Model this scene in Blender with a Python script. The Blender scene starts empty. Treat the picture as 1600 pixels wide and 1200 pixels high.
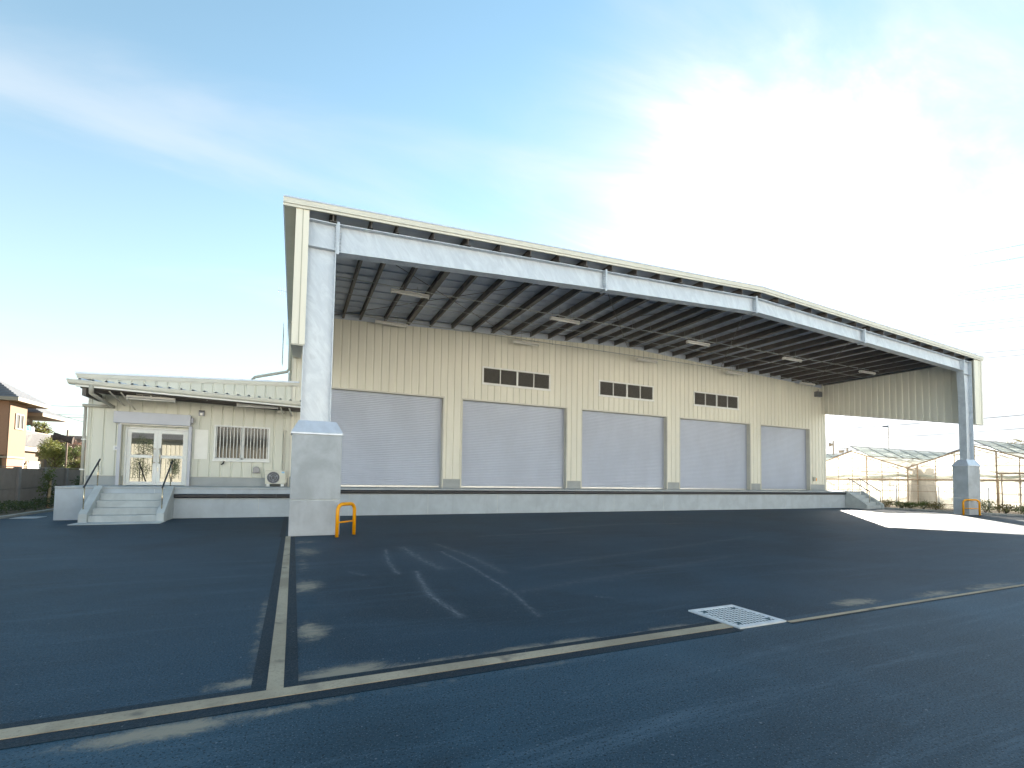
import bpy, bmesh, math, random
from mathutils import Vector, Matrix
import numpy as np
R_ = math.radians
random.seed(7)
SC = bpy.context.scene
COL = SC.collection

# ------------------------------------------------------------------ camera
CAM = Vector((-0.271, -20.4418, 1.4376))
camd = bpy.data.cameras.new('camera')
camd.sensor_width = 36.0
camd.lens = 750.73 / 1600 * 36
camd.shift_x = 0.0034
camd.shift_y = 0.06975
camd.clip_start = 0.05
camd.clip_end = 3000
cam = bpy.data.objects.new('camera', camd)
COL.objects.link(cam)
cr = Vector((0.91277775, -0.40813761, 0.01613896))
cu = Vector((-0.03446865, -0.03759581, 0.99869839))
cf = Vector((0.40699961, 0.91214596, 0.04838457))
m3 = Matrix((cr, cu, -cf)).transposed()
cam.matrix_world = Matrix.Translation(CAM) @ m3.to_4x4()
SC.camera = cam

# ------------------------------------------------------------------ sky, sun, exposure
SUN_AZ = Vector((0.787, 0.617, 0)).normalized()
SUN_EL = R_(19.2)
SUN = Vector((SUN_AZ.x * math.cos(SUN_EL), SUN_AZ.y * math.cos(SUN_EL), math.sin(SUN_EL)))
SKY_STRENGTH = 0.071
SUN_STRENGTH = 5.0
EXPOSURE = 2.5
world = bpy.data.worlds.new('World')
SC.world = world
world.use_nodes = True
wn, wl = world.node_tree.nodes, world.node_tree.links
wn.clear()


def wnode(t, **k):
    n = wn.new(t)
    for a, b in k.items():
        setattr(n, a, b)
    return n


def wmath(op, a, b=None, clamp=False):
    n = wnode('ShaderNodeMath', operation=op, use_clamp=clamp)
    for i, v in enumerate((a, b)):
        if v is None:
            continue
        if isinstance(v, (int, float)):
            n.inputs[i].default_value = v
        else:
            wl.new(v, n.inputs[i])
    return n.outputs[0]


def wmix(fac, a, b):
    n = wnode('ShaderNodeMix', data_type='RGBA')
    if isinstance(fac, (int, float)):
        n.inputs['Factor'].default_value = fac
    else:
        wl.new(fac, n.inputs['Factor'])
    for s, v in ((6, a), (7, b)):
        if isinstance(v, tuple):
            n.inputs[s].default_value = v
        else:
            wl.new(v, n.inputs[s])
    return n.outputs[2]


sky = wnode('ShaderNodeTexSky', sky_type='NISHITA')
sky.sun_disc = False
sky.sun_elevation = SUN_EL
sky.sun_rotation = math.atan2(SUN_AZ.x, SUN_AZ.y)
sky.air_density = 1.0
sky.dust_density = 0.0
sky.ozone_density = 1.0
tc = wnode('ShaderNodeTexCoord')
nrm = wnode('ShaderNodeVectorMath', operation='NORMALIZE')
wl.new(tc.outputs['Generated'], nrm.inputs[0])
dot = wnode('ShaderNodeVectorMath', operation='DOT_PRODUCT')
wl.new(nrm.outputs[0], dot.inputs[0])
dot.inputs[1].default_value = SUN
sep = wnode('ShaderNodeSeparateXYZ')
wl.new(nrm.outputs[0], sep.inputs[0])
# thin high haze veil: whitens towards the horizon and around the sun
elev = wmath('MAXIMUM', sep.outputs['Z'], 0.0)
hor = wmath('POWER', wmath('SUBTRACT', 1.0, elev, True), 3.1)
mr = wnode('ShaderNodeMapRange', interpolation_type='SMOOTHSTEP')
mr.inputs['From Min'].default_value = 0.83
mr.inputs['From Max'].default_value = 1.07
# cirrus: stretched warped noise on a plane above
pl = wnode('ShaderNodeVectorMath', operation='DIVIDE')
wl.new(nrm.outputs[0], pl.inputs[0])
cmb = wnode('ShaderNodeCombineXYZ')
zz = wmath('ADD', elev, 0.12)
for s in range(3):
    wl.new(zz, cmb.inputs[s])
wl.new(cmb.outputs[0], pl.inputs[1])
mp = wnode('ShaderNodeMapping')
wl.new(pl.outputs[0], mp.inputs['Vector'])
mp.inputs['Rotation'].default_value = (0, 0, R_(-62))
mp.inputs['Scale'].default_value = (0.55, 1.5, 0.0)
mp.inputs['Location'].default_value = (3.1, 1.7, 0)
nz = wnode('ShaderNodeTexNoise', noise_dimensions='3D')
wl.new(mp.outputs[0], nz.inputs['Vector'])
nz.inputs['Scale'].default_value = 1.0
nz.inputs['Detail'].default_value = 7
nz.inputs['Roughness'].default_value = 0.52
nz.inputs['Distortion'].default_value = 0.6
cl = wnode('ShaderNodeMapRange', interpolation_type='SMOOTHSTEP')
wl.new(nz.outputs['Fac'], cl.inputs['Value'])
cl.inputs['From Min'].default_value = 0.44
cl.inputs['From Max'].default_value = 0.74
nz2 = wnode('ShaderNodeTexNoise', noise_dimensions='3D')
wl.new(mp.outputs[0], nz2.inputs['Vector'])
nz2.inputs['Scale'].default_value = 1.9
nz2.inputs['Detail'].default_value = 8
nz2.inputs['Roughness'].default_value = 0.6
nz2.inputs['Distortion'].default_value = 1.0
wl.new(wmath('ADD', dot.outputs['Value'], wmath('MULTIPLY', wmath('SUBTRACT', nz2.outputs['Fac'], 0.5), 0.17)), mr.inputs['Value'])
veil = wmath('ADD', wmath('MULTIPLY', hor, 0.86), wmath('MULTIPLY', mr.outputs[0], 0.9))
cloud = wmath('MULTIPLY', cl.outputs[0], wmath('ADD', wmath('MULTIPLY', mr.outputs[0], 0.6), 0.40))
fac = wmath('MINIMUM', wmath('ADD', veil, cloud), 0.97)
glow = wmath('ADD', wmath('MULTIPLY', wmath('POWER', mr.outputs[0], 4.0), 9.0), 2.62)
gcol = wnode('ShaderNodeCombineXYZ')
wl.new(wmath('MULTIPLY', glow, 0.97), gcol.inputs[0])
wl.new(wmath('MULTIPLY', glow, 1.0), gcol.inputs[1])
wl.new(wmath('MULTIPLY', glow, 1.05), gcol.inputs[2])
tint = wnode('ShaderNodeMix', data_type='RGBA', blend_type='MULTIPLY')
tint.inputs['Factor'].default_value = 1.0
wl.new(sky.outputs[0], tint.inputs[6])
tint.inputs[7].default_value = (0.81, 0.885, 0.755, 1)
skycol = wmix(fac, tint.outputs[2], gcol.outputs[0])
bg = wnode('ShaderNodeBackground')
wl.new(skycol, bg.inputs['Color'])
bg.inputs['Strength'].default_value = SKY_STRENGTH
wo = wnode('ShaderNodeOutputWorld')
wl.new(bg.outputs[0], wo.inputs['Surface'])

sl = bpy.data.lights.new('sun', 'SUN')
sl.energy = SUN_STRENGTH
sl.angle = R_(0.53)
sl.color = (1.0, 0.89, 0.74)
so = bpy.data.objects.new('sun', sl)
COL.objects.link(so)
so.rotation_euler = (-SUN).to_track_quat('-Z', 'Y').to_euler()
so.location = (60, 50, 60)

SC.view_settings.view_transform = 'Standard'
SC.view_settings.look = 'None'
SC.view_settings.gamma = 1
SC.view_settings.use_curve_mapping = False
SC.view_settings.exposure = EXPOSURE
SC.render.engine = 'CYCLES'
SC.cycles.max_bounces = 8
SC.cycles.transparent_max_bounces = 24
SC.cycles.caustics_reflective = False
SC.cycles.caustics_refractive = False


# ------------------------------------------------------------------ materials
class NT:
    def __init__(s, name):
        s.m = bpy.data.materials.new(name)
        s.m.use_nodes = True
        s.t = s.m.node_tree
        s.n, s.l = s.t.nodes, s.t.links
        s.b = s.n['Principled BSDF']
        s.tc = s.n.new('ShaderNodeTexCoord')

    def link(s, a, b):
        if isinstance(a, (int, float)):
            b.default_value = a
        elif isinstance(a, tuple):
            b.default_value = a
        else:
            s.l.new(a, b)

    def noise(s, scale, detail=4, rough=0.55, stretch=(1, 1, 1), rot=(0, 0, 0), coord='Object', dist=0.0):
        mp = s.n.new('ShaderNodeMapping')
        s.l.new(s.tc.outputs[coord], mp.inputs[0])
        mp.inputs['Scale'].default_value = stretch
        mp.inputs['Rotation'].default_value = rot
        t = s.n.new('ShaderNodeTexNoise')
        s.l.new(mp.outputs[0], t.inputs['Vector'])
        t.inputs['Scale'].default_value = scale
        t.inputs['Detail'].default_value = detail
        t.inputs['Roughness'].default_value = rough
        t.inputs['Distortion'].default_value = dist
        return t.outputs['Fac']

    def ramp(s, v, a, b, lo=0.0, hi=1.0, smooth=True):
        r = s.n.new('ShaderNodeMapRange')
        if smooth:
            r.interpolation_type = 'SMOOTHSTEP'
        s.l.new(v, r.inputs['Value'])
        for k, x in zip(('From Min', 'From Max', 'To Min', 'To Max'), (a, b, lo, hi)):
            r.inputs[k].default_value = x
        return r.outputs[0]

    def math(s, op, a, b=0.0, clamp=False):
        n = s.n.new('ShaderNodeMath')
        n.operation = op
        n.use_clamp = clamp
        s.link(a, n.inputs[0])
        s.link(b, n.inputs[1])
        return n.outputs[0]

    def mix(s, f, a, b, blend='MIX'):
        n = s.n.new('ShaderNodeMix')
        n.data_type = 'RGBA'
        n.blend_type = blend
        s.link(f, n.inputs[0])
        s.link(a, n.inputs[6])
        s.link(b, n.inputs[7])
        return n.outputs[2]

    def bump(s, h, strength, dist=0.01):
        n = s.n.new('ShaderNodeBump')
        n.inputs['Strength'].default_value = strength
        n.inputs['Distance'].default_value = dist
        s.l.new(h, n.inputs['Height'])
        s.l.new(n.outputs[0], s.b.inputs['Normal'])

    def attr(s, name):
        n = s.n.new('ShaderNodeAttribute')
        n.attribute_name = name
        return n.outputs['Fac']

    def objrand(s):
        return s.n.new('ShaderNodeObjectInfo').outputs['Random']

    def set(s, **k):
        names = {'color': 'Base Color', 'rough': 'Roughness', 'metal': 'Metallic', 'spec': 'Specular IOR Level'}
        for a, v in k.items():
            s.link(v, s.b.inputs[names[a]])
        return s


def c4(r, g, b):
    return (r, g, b, 1.0)


def sc(c, k):
    return (c[0] * k, c[1] * k, c[2] * k, 1.0)


def plain(name, col, rough=0.5, metal=0.0, var=0.12, scale=3.0, stretch=(1, 1, 1), bump=0.0, bscale=40.0, rnd=0.0):
    t = NT(name)
    n = t.noise(scale, 5, 0.6, stretch)
    c = t.mix(t.ramp(n, 0.3, 0.7), sc(col, 1 - var), sc(col, 1 + var))
    if rnd:
        r = t.ramp(t.objrand(), 0, 1, 1 - rnd, 1 + rnd, False)
        cc = t.n.new('ShaderNodeCombineXYZ')
        for i in range(3):
            t.l.new(r, cc.inputs[i])
        c = t.mix(1.0, c, cc.outputs[0], 'MULTIPLY')
    t.set(color=c, rough=rough, metal=metal)
    if bump:
        t.bump(t.noise(bscale, 4), bump)
    return t.m


M = {}
CREAM = (0.785, 0.765, 0.675)
M['cream'] = plain('cream_cladding', CREAM, 0.42, 0, 0.035, 1.2, (1, 1, 0.25), 0.015, 6, 0.02)
M['trim'] = plain('cream_trim', (0.66, 0.645, 0.575), 0.42, 0, 0.04, 2.5, (1, 1, 1), 0)
M['pale_steel'] = plain('pale_blue_steel_cap', (0.60, 0.66, 0.76), 0.35, 0.3, 0.06, 6)
M['office_cream'] = plain('office_cladding', (0.68, 0.685, 0.61), 0.42, 0, 0.035, 1.2, (1, 1, 0.25), 0.015, 6, 0.02)

t = NT('galvanised_steel')
vr = t.n.new('ShaderNodeVectorRotate')
vr.rotation_type = 'Y_AXIS'
vr.inputs['Angle'].default_value = R_(-58)
t.l.new(t.tc.outputs['Object'], vr.inputs['Vector'])


def gnoise(scale, detail, stretch, dist=0.0):
    mp_ = t.n.new('ShaderNodeMapping')
    t.l.new(vr.outputs[0], mp_.inputs[0])
    mp_.inputs['Scale'].default_value = stretch
    q = t.n.new('ShaderNodeTexNoise')
    t.l.new(mp_.outputs[0], q.inputs['Vector'])
    q.inputs['Scale'].default_value = scale
    q.inputs['Detail'].default_value = detail
    q.inputs['Roughness'].default_value = 0.68
    q.inputs['Distortion'].default_value = dist
    return q.outputs['Fac']


n1 = gnoise(2.6, 7, (0.5, 1, 1.4), 1.2)
n2 = gnoise(16, 6, (0.22, 1, 1.6), 0.3)
n3 = t.noise(60, 2, 0.5)
f = t.math('ADD', t.math('MULTIPLY', t.ramp(n1, 0.28, 0.72), 0.45), t.math('MULTIPLY', n2, 0.55))
col = t.mix(t.ramp(f, 0.25, 0.85), c4(0.53, 0.58, 0.65), c4(0.66, 0.715, 0.78))
dk = t.ramp(t.noise(2.6, 3, 0.5), 0.66, 0.76)
col = t.mix(t.math('MULTIPLY', dk, 0.22), col, c4(0.25, 0.28, 0.33))
t.set(color=col, rough=t.ramp(n2, 0.2, 0.8, 0.42, 0.62), metal=0.45)
t.bump(n3, 0.04)
M['galv'] = t.m

M['dark_steel'] = plain('brown_grey_painted_steel', (0.115, 0.102, 0.096), 0.5, 0.0, 0.12, 4)
M['deck'] = plain('roof_deck_underside', (0.56, 0.61, 0.70), 0.5, 0.15, 0.08, 1.5)
M['roof_top'] = plain('roof_sheet_top', (0.50, 0.55, 0.58), 0.4, 0.3, 0.08, 1.5)
M['shutter'] = plain('shutter_grey_paint', (0.535, 0.58, 0.69), 0.38, 0.15, 0.04, 1.0, (1, 1, 0.5), 0)
M['shutter_bar'] = plain('shutter_bottom_rail', (0.80, 0.81, 0.82), 0.3, 0.5, 0.04, 4)
M['greybox'] = plain('shutter_box_grey', (0.47, 0.49, 0.56), 0.4, 0.1, 0.03, 2)
M['reveal'] = plain('reveal_dull_cream', (0.50, 0.49, 0.42), 0.45, 0, 0.05, 2)
M['interior_shade'] = plain('interior_shade_black', (0.03, 0.03, 0.033), 0.7)  # near-black colour that stands in for the shade indoors


def concrete(name, col, var=0.14, streak=0.25):
    t = NT(name)
    n1 = t.noise(1.7, 6, 0.62, dist=0.4)
    n2 = t.noise(3.5, 5, 0.6, (1, 1, 0.14))
    n3 = t.noise(90, 3, 0.6)
    c = t.mix(t.ramp(n1, 0.3, 0.72), sc(col, 1 - var), sc(col, 1 + var))
    c = t.mix(t.math('MULTIPLY', t.ramp(n2, 0.52, 0.78), streak), c, sc(col, 0.62))
    c = t.mix(t.math('MULTIPLY', t.ramp(n3, 0.62, 0.75), 0.3), c, sc(col, 0.7))
    t.set(color=c, rough=0.82)
    t.bump(t.math('ADD', n3, t.math('MULTIPLY', n1, 2.0)), 0.10)
    return t.m


M['pier'] = concrete('pier_concrete', (0.44, 0.475, 0.515))
M['pier_base'] = concrete('pier_base_concrete', (0.46, 0.49, 0.53), 0.12, 0.3)
M['dockwall'] = concrete('dock_wall_concrete', (0.51, 0.565, 0.62), 0.08, 0.28)
M['docktop'] = concrete('dock_top_concrete', (0.47, 0.50, 0.52), 0.10, 0.1)
M['steps'] = concrete('step_concrete', (0.52, 0.555, 0.565), 0.13, 0.3)
M['plinth'] = concrete('plinth_mortar', (0.40, 0.42, 0.43), 0.08, 0.1)
M['kerb'] = concrete('kerb_concrete', (0.42, 0.42, 0.40), 0.1, 0.1)
M['sealant'] = plain('white_joint_sealant', (0.62, 0.65, 0.66), 0.6)
M['rubber'] = plain('black_rubber', (0.012, 0.017, 0.027), 0.38, 0, 0.25, 6)
M['orange'] = plain('orange_safety_paint', (0.96, 0.40, 0.0), 0.35, 0, 0.05, 8)
M['white'] = plain('white_paint', (0.82, 0.83, 0.82), 0.4, 0, 0.03, 4)
M['board'] = plain('white_board_film', (0.90, 0.89, 0.84), 0.5, 0, 0.03, 3)
M['alu'] = plain('brushed_stainless', (0.62, 0.62, 0.60), 0.28, 0.85, 0.06, 20)
M['brass'] = plain('warm_handle_metal', (0.72, 0.60, 0.42), 0.25, 0.9, 0.06, 20)
M['handrail'] = plain('dark_handrail_sleeve', (0.03, 0.035, 0.045), 0.35, 0.1)
M['pvc'] = plain('beige_pvc_pipe', (0.47, 0.455, 0.40), 0.4, 0, 0.05, 5)
M['conduit'] = plain('steel_conduit', (0.42, 0.44, 0.44), 0.4, 0.5, 0.05, 5)
M['lamp'] = plain('white_batten_enamel', (0.88, 0.86, 0.83), 0.35, 0, 0.03, 4)
M['lamp_tube'] = plain('frosted_tube_glass', (0.86, 0.85, 0.82), 0.25, 0, 0.02, 4)
M['louvre'] = plain('dark_louvre_blade', (0.12, 0.115, 0.112), 0.5, 0.1, 0.1, 8)
M['grey_hood'] = plain('grey_vent_hood', (0.23, 0.24, 0.27), 0.35, 0.5, 0.05, 8)
M['black'] = plain('black_plastic', (0.02, 0.02, 0.022), 0.45)
M['ac'] = plain('ivory_appliance_paint', (0.72, 0.70, 0.61), 0.4, 0, 0.03, 4)
M['sticker'] = plain('blue_white_sticker', (0.35, 0.60, 0.80), 0.4)

t = NT('reflective_glazing')
t.n.remove(t.b)
gl = t.n.new('ShaderNodeBsdfGlossy')
gl.inputs['Roughness'].default_value = 0.01
gl.inputs['Color'].default_value = (0.95, 0.97, 0.95, 1)
df = t.n.new('ShaderNodeBsdfDiffuse')
df.inputs['Color'].default_value = (0.03, 0.032, 0.03, 1)
ly = t.n.new('ShaderNodeFresnel')
ly.inputs['IOR'].default_value = 1.7
ms = t.n.new('ShaderNodeMixShader')
t.l.new(t.math('ADD', ly.outputs[0], 0.12, True), ms.inputs[0])
t.l.new(df.outputs[0], ms.inputs[1])
t.l.new(gl.outputs[0], ms.inputs[2])
t.l.new(ms.outputs[0], t.n['Material Output'].inputs[0])
M['glass'] = t.m
M['dark_glass'] = plain('dark_window_glass', (0.06, 0.058, 0.05), 0.06, 0, 0.25, 1.5, (6, 1, 0.2))


def film(name, col, transp, warm):
    t = NT(name)
    t.n.remove(t.b)
    tr = t.n.new('ShaderNodeBsdfTransparent')
    df = t.n.new('ShaderNodeBsdfDiffuse')
    tl = t.n.new('ShaderNodeBsdfTranslucent')
    nn = t.noise(1.1, 5, 0.6, (1, 1.4, 0.6), dist=0.8)
    c = t.mix(t.ramp(nn, 0.3, 0.7), col, warm)
    t.l.new(c, df.inputs[0])
    t.l.new(c, tl.inputs[0])
    a = t.n.new('ShaderNodeMixShader')
    a.inputs[0].default_value = 0.78
    t.l.new(df.outputs[0], a.inputs[1])
    t.l.new(tl.outputs[0], a.inputs[2])
    b = t.n.new('ShaderNodeMixShader')
    t.l.new(t.ramp(nn, 0.25, 0.75, max(0, transp - 0.12), transp + 0.12), b.inputs[0])
    t.l.new(a.outputs[0], b.inputs[1])
    t.l.new(tr.outputs[0], b.inputs[2])
    t.l.new(b.outputs[0], t.n['Material Output'].inputs[0])
    return t.m


M['film'] = film('greenhouse_wall_film', c4(0.88, 0.86, 0.80), 0.42, c4(0.90, 0.87, 0.80))
M['roof_film'] = film('greenhouse_roof_film', c4(0.84, 0.82, 0.77), 0.36, c4(0.90, 0.88, 0.84))
M['vent_glass'] = film('greenhouse_vent_sheet', c4(0.74, 0.82, 0.86), 0.42, c4(0.80, 0.86, 0.88))
M['net'] = film('grey_net_curtain', c4(0.20, 0.18, 0.16), 0.22, c4(0.30, 0.27, 0.24))
M['film_roll'] = film('rolled_film', c4(0.55, 0.58, 0.56), 0.10, c4(0.66, 0.68, 0.64))
M['gh_steel'] = plain('weathered_greenhouse_pipe', (0.30, 0.24, 0.18), 0.5, 0.3, 0.2, 6)
M['white_post'] = plain('white_fence_post', (0.72, 0.72, 0.74), 0.4, 0.1)
M['fence_wire'] = plain('pale_fence_wire', (0.55, 0.53, 0.50), 0.5, 0.2)

# asphalt
def asphalt(name, base, grit, dusty):
    t = NT(name)
    fine = t.noise(62, 4, 0.8)
    fine2 = t.noise(170, 2, 0.7)
    big = t.noise(0.35, 5, 0.6, (1, 1, 1), dist=0.6)
    sweep = t.noise(2.4, 8, 0.80, (0.13, 1.4, 1), (0, 0, R_(7)), dist=0.5)
    blot = t.noise(0.9, 4, 0.55, dist=0.3)
    spk = t.noise(34, 0, 0.5)
    patch = t.noise(1.2, 4, 0.6)
    c = t.mix(t.ramp(big, 0.3, 0.7), sc(base, 0.72), sc(base, 1.32))
    c = t.mix(t.math('MULTIPLY', t.ramp(sweep, 0.48, 0.70), 0.85), c, c4(base[0] * 2.6, base[1] * 1.9, base[2] * 1.75))
    c = t.mix(t.math('MULTIPLY', t.ramp(blot, 0.40, 0.27), 0.55), c, sc(base, 0.5))
    c = t.mix(t.math('MULTIPLY', t.ramp(spk, 0.80, 0.86), 0.5), c, c4(0.25, 0.28, 0.31))
    c = t.mix(t.math('MULTIPLY', t.ramp(fine, 0.56, 0.70), grit), c, c4(0.07, 0.125, 0.17))
    c = t.mix(t.math('MULTIPLY', t.ramp(fine2, 0.60, 0.72), grit * 0.6), c, c4(0.14, 0.20, 0.24))
    pit = t.noise(66, 1, 0.5)
    c = t.mix(t.math('MULTIPLY', t.ramp(pit, 0.43, 0.32), 0.55 + 0.5 * grit), c, sc(base, 0.12))
    agg = t.noise(95, 1, 0.5)
    c = t.mix(t.math('MULTIPLY', t.ramp(agg, 0.62, 0.74), 0.9 * grit), c, c4(0.16, 0.22, 0.27))
    if dusty:
        d = t.attr('dust')
        s_ = t.math('ADD', d, t.math('MULTIPLY', t.math('SUBTRACT', t.noise(7, 7, 0.78, (0.7, 1, 1), dist=1.0), 0.5), 1.5))
        s_ = t.math('ADD', s_, t.math('MULTIPLY', t.math('SUBTRACT', fine, 0.5), 0.7))
        c = t.mix(t.math('MULTIPLY', t.math('MULTIPLY', t.ramp(s_, 0.15, 0.85), t.ramp(d, 0.02, 0.3)), 0.85), c, c4(0.36, 0.305, 0.225))
        u = t.attr('scuff')
        u_ = t.math('MULTIPLY', u, t.ramp(t.noise(15, 7, 0.85, (1, 0.5, 1), dist=0.6), 0.38, 0.64))
        c = t.mix(t.math('MULTIPLY', u_, 0.58, True), c, c4(0.27, 0.30, 0.34))
    t.set(color=c, rough=t.ramp(fine, 0.3, 0.7, 0.50, 0.72), spec=0.32)
    t.b.inputs['Specular Tint'].default_value = (0.55, 0.82, 1.0, 1)
    t.bump(t.math('ADD', fine, t.math('MULTIPLY', fine2, 0.5)), 0.35, 0.012)
    return t.m


M['asphalt'] = asphalt('yard_asphalt', (0.0110, 0.0345, 0.0590), 0.50, True)
M['road'] = asphalt('coarse_road_asphalt', (0.024, 0.059, 0.091), 0.70, True)
M['fresh'] = asphalt('dark_joint_band', (0.004, 0.0120, 0.022), 0.16, False)
t = NT('sandy_joint_strip')
n1 = t.noise(1.1, 5, 0.6, (1, 1, 1), dist=0.5)
n2 = t.noise(60, 3, 0.7)
c = t.mix(t.ramp(n1, 0.35, 0.66), c4(0.32, 0.265, 0.19), c4(0.46, 0.385, 0.28))
c = t.mix(t.math('MULTIPLY', t.ramp(n2, 0.5, 0.7), 0.5), c, c4(0.20, 0.17, 0.13))
c = t.mix(t.math('MULTIPLY', t.ramp(t.noise(2.6, 3), 0.58, 0.7), 0.65), c, c4(0.08, 0.08, 0.08))
t.set(color=c, rough=0.9)
t.bump(n2, 0.3)
M['sand'] = t.m
M['soil'] = plain('dry_soil', (0.19, 0.15, 0.105), 0.95, 0, 0.3, 2.0, (1, 1, 1), 0.4, 30)
M['field'] = plain('rough_grass_field', (0.13, 0.125, 0.07), 0.95, 0, 0.3, 0.4, (1, 1, 1), 0.4, 20)


def leafmat(name, a, b, c_, tr=0.25):
    t = NT(name)
    n = t.noise(2.2, 3, 0.6)
    n2 = t.noise(37, 2, 0.6)
    c = t.mix(t.ramp(n, 0.35, 0.65), a, b)
    c = t.mix(t.math('MULTIPLY', t.ramp(n2, 0.5, 0.7), 0.6), c, c_)
    t.set(color=c, rough=0.55)
    tl = t.n.new('ShaderNodeBsdfTranslucent')
    t.l.new(c, tl.inputs[0])
    mx = t.n.new('ShaderNodeMixShader')
    mx.inputs[0].default_value = tr
    t.l.new(t.b.outputs[0], mx.inputs[1])
    t.l.new(tl.outputs[0], mx.inputs[2])
    t.l.new(mx.outputs[0], t.n['Material Output'].inputs[0])
    return t.m


M['leaf'] = leafmat('green_leaves', c4(0.07, 0.11, 0.03), c4(0.12, 0.16, 0.04), c4(0.20, 0.18, 0.05))
M['leaf_dark'] = leafmat('dark_green_leaves', c4(0.05, 0.085, 0.035), c4(0.085, 0.12, 0.04), c4(0.12, 0.14, 0.04))
M['leaf_yellow'] = leafmat('yellow_green_leaves', c4(0.12, 0.15, 0.03), c4(0.21, 0.21, 0.05), c4(0.26, 0.21, 0.07))
M['leaf_rust'] = leafmat('rusty_shrub_leaves', c4(0.11, 0.12, 0.04), c4(0.19, 0.14, 0.05), c4(0.22, 0.16, 0.07))
M['twig'] = leafmat('pinkish_bare_twigs', c4(0.22, 0.13, 0.10), c4(0.30, 0.19, 0.14), c4(0.26, 0.13, 0.09), 0.1)
M['bark'] = plain('bark', (0.10, 0.075, 0.05), 0.9, 0, 0.3, 8, (1, 1, 0.3), 0.4, 30)
M['stake'] = plain('pale_timber_stake', (0.42, 0.29, 0.17), 0.8, 0, 0.2, 8, (1, 1, 0.2))
M['fence_panel'] = plain('taupe_concrete_panel', (0.30, 0.265, 0.25), 0.85, 0, 0.08, 3, (1, 1, 1), 0.15, 25, 0.05)
M['fence_post'] = plain('grey_fence_post', (0.27, 0.25, 0.25), 0.8, 0, 0.08, 3)
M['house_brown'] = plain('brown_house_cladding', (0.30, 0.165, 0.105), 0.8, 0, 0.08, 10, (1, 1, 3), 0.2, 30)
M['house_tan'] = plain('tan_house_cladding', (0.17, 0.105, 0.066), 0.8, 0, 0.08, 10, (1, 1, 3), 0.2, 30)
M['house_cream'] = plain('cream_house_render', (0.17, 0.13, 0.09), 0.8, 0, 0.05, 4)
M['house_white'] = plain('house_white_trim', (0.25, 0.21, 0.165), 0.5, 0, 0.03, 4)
M['rooftile'] = plain('slate_blue_roof_tile', (0.075, 0.08, 0.095), 0.35, 0, 0.2, 5)
M['balcony'] = plain('grey_balcony_slat', (0.085, 0.088, 0.097), 0.5, 0.1, 0.05, 5)
M['house_glass'] = plain('house_window_glass', (0.10, 0.10, 0.10), 0.08, 0, 0.2, 2)
M['grey_wall'] = plain('grey_neighbour_wall', (0.23, 0.21, 0.22), 0.8, 0, 0.06, 3)
M['green_awning'] = plain('green_shutter', (0.03, 0.14, 0.13), 0.5)
M['cloth_dark'] = plain('dark_brown_cloth', (0.060, 0.045, 0.038), 0.9, 0, 0.25, 6)
M['towel_blue'] = plain('turquoise_towel', (0.15, 0.45, 0.50), 0.9)
M['cloth_white'] = plain('white_laundry', (0.72, 0.70, 0.70), 0.9)
M['cloth_navy'] = plain('navy_laundry', (0.04, 0.04, 0.09), 0.9)
M['wood_pole'] = plain('brown_pole', (0.17, 0.12, 0.09), 0.8)
M['wire'] = plain('overhead_cable', (0.12, 0.13, 0.14), 0.6)
M['line_wire'] = plain('bare_aluminium_conductor', (0.35, 0.37, 0.40), 0.5, 0.3)
M['grate'] = plain('galvanised_grate', (0.74, 0.79, 0.84), 0.4, 0.4, 0.08, 12)
M['pit'] = plain('drain_pit', (0.02, 0.075, 0.10), 0.7)


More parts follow.
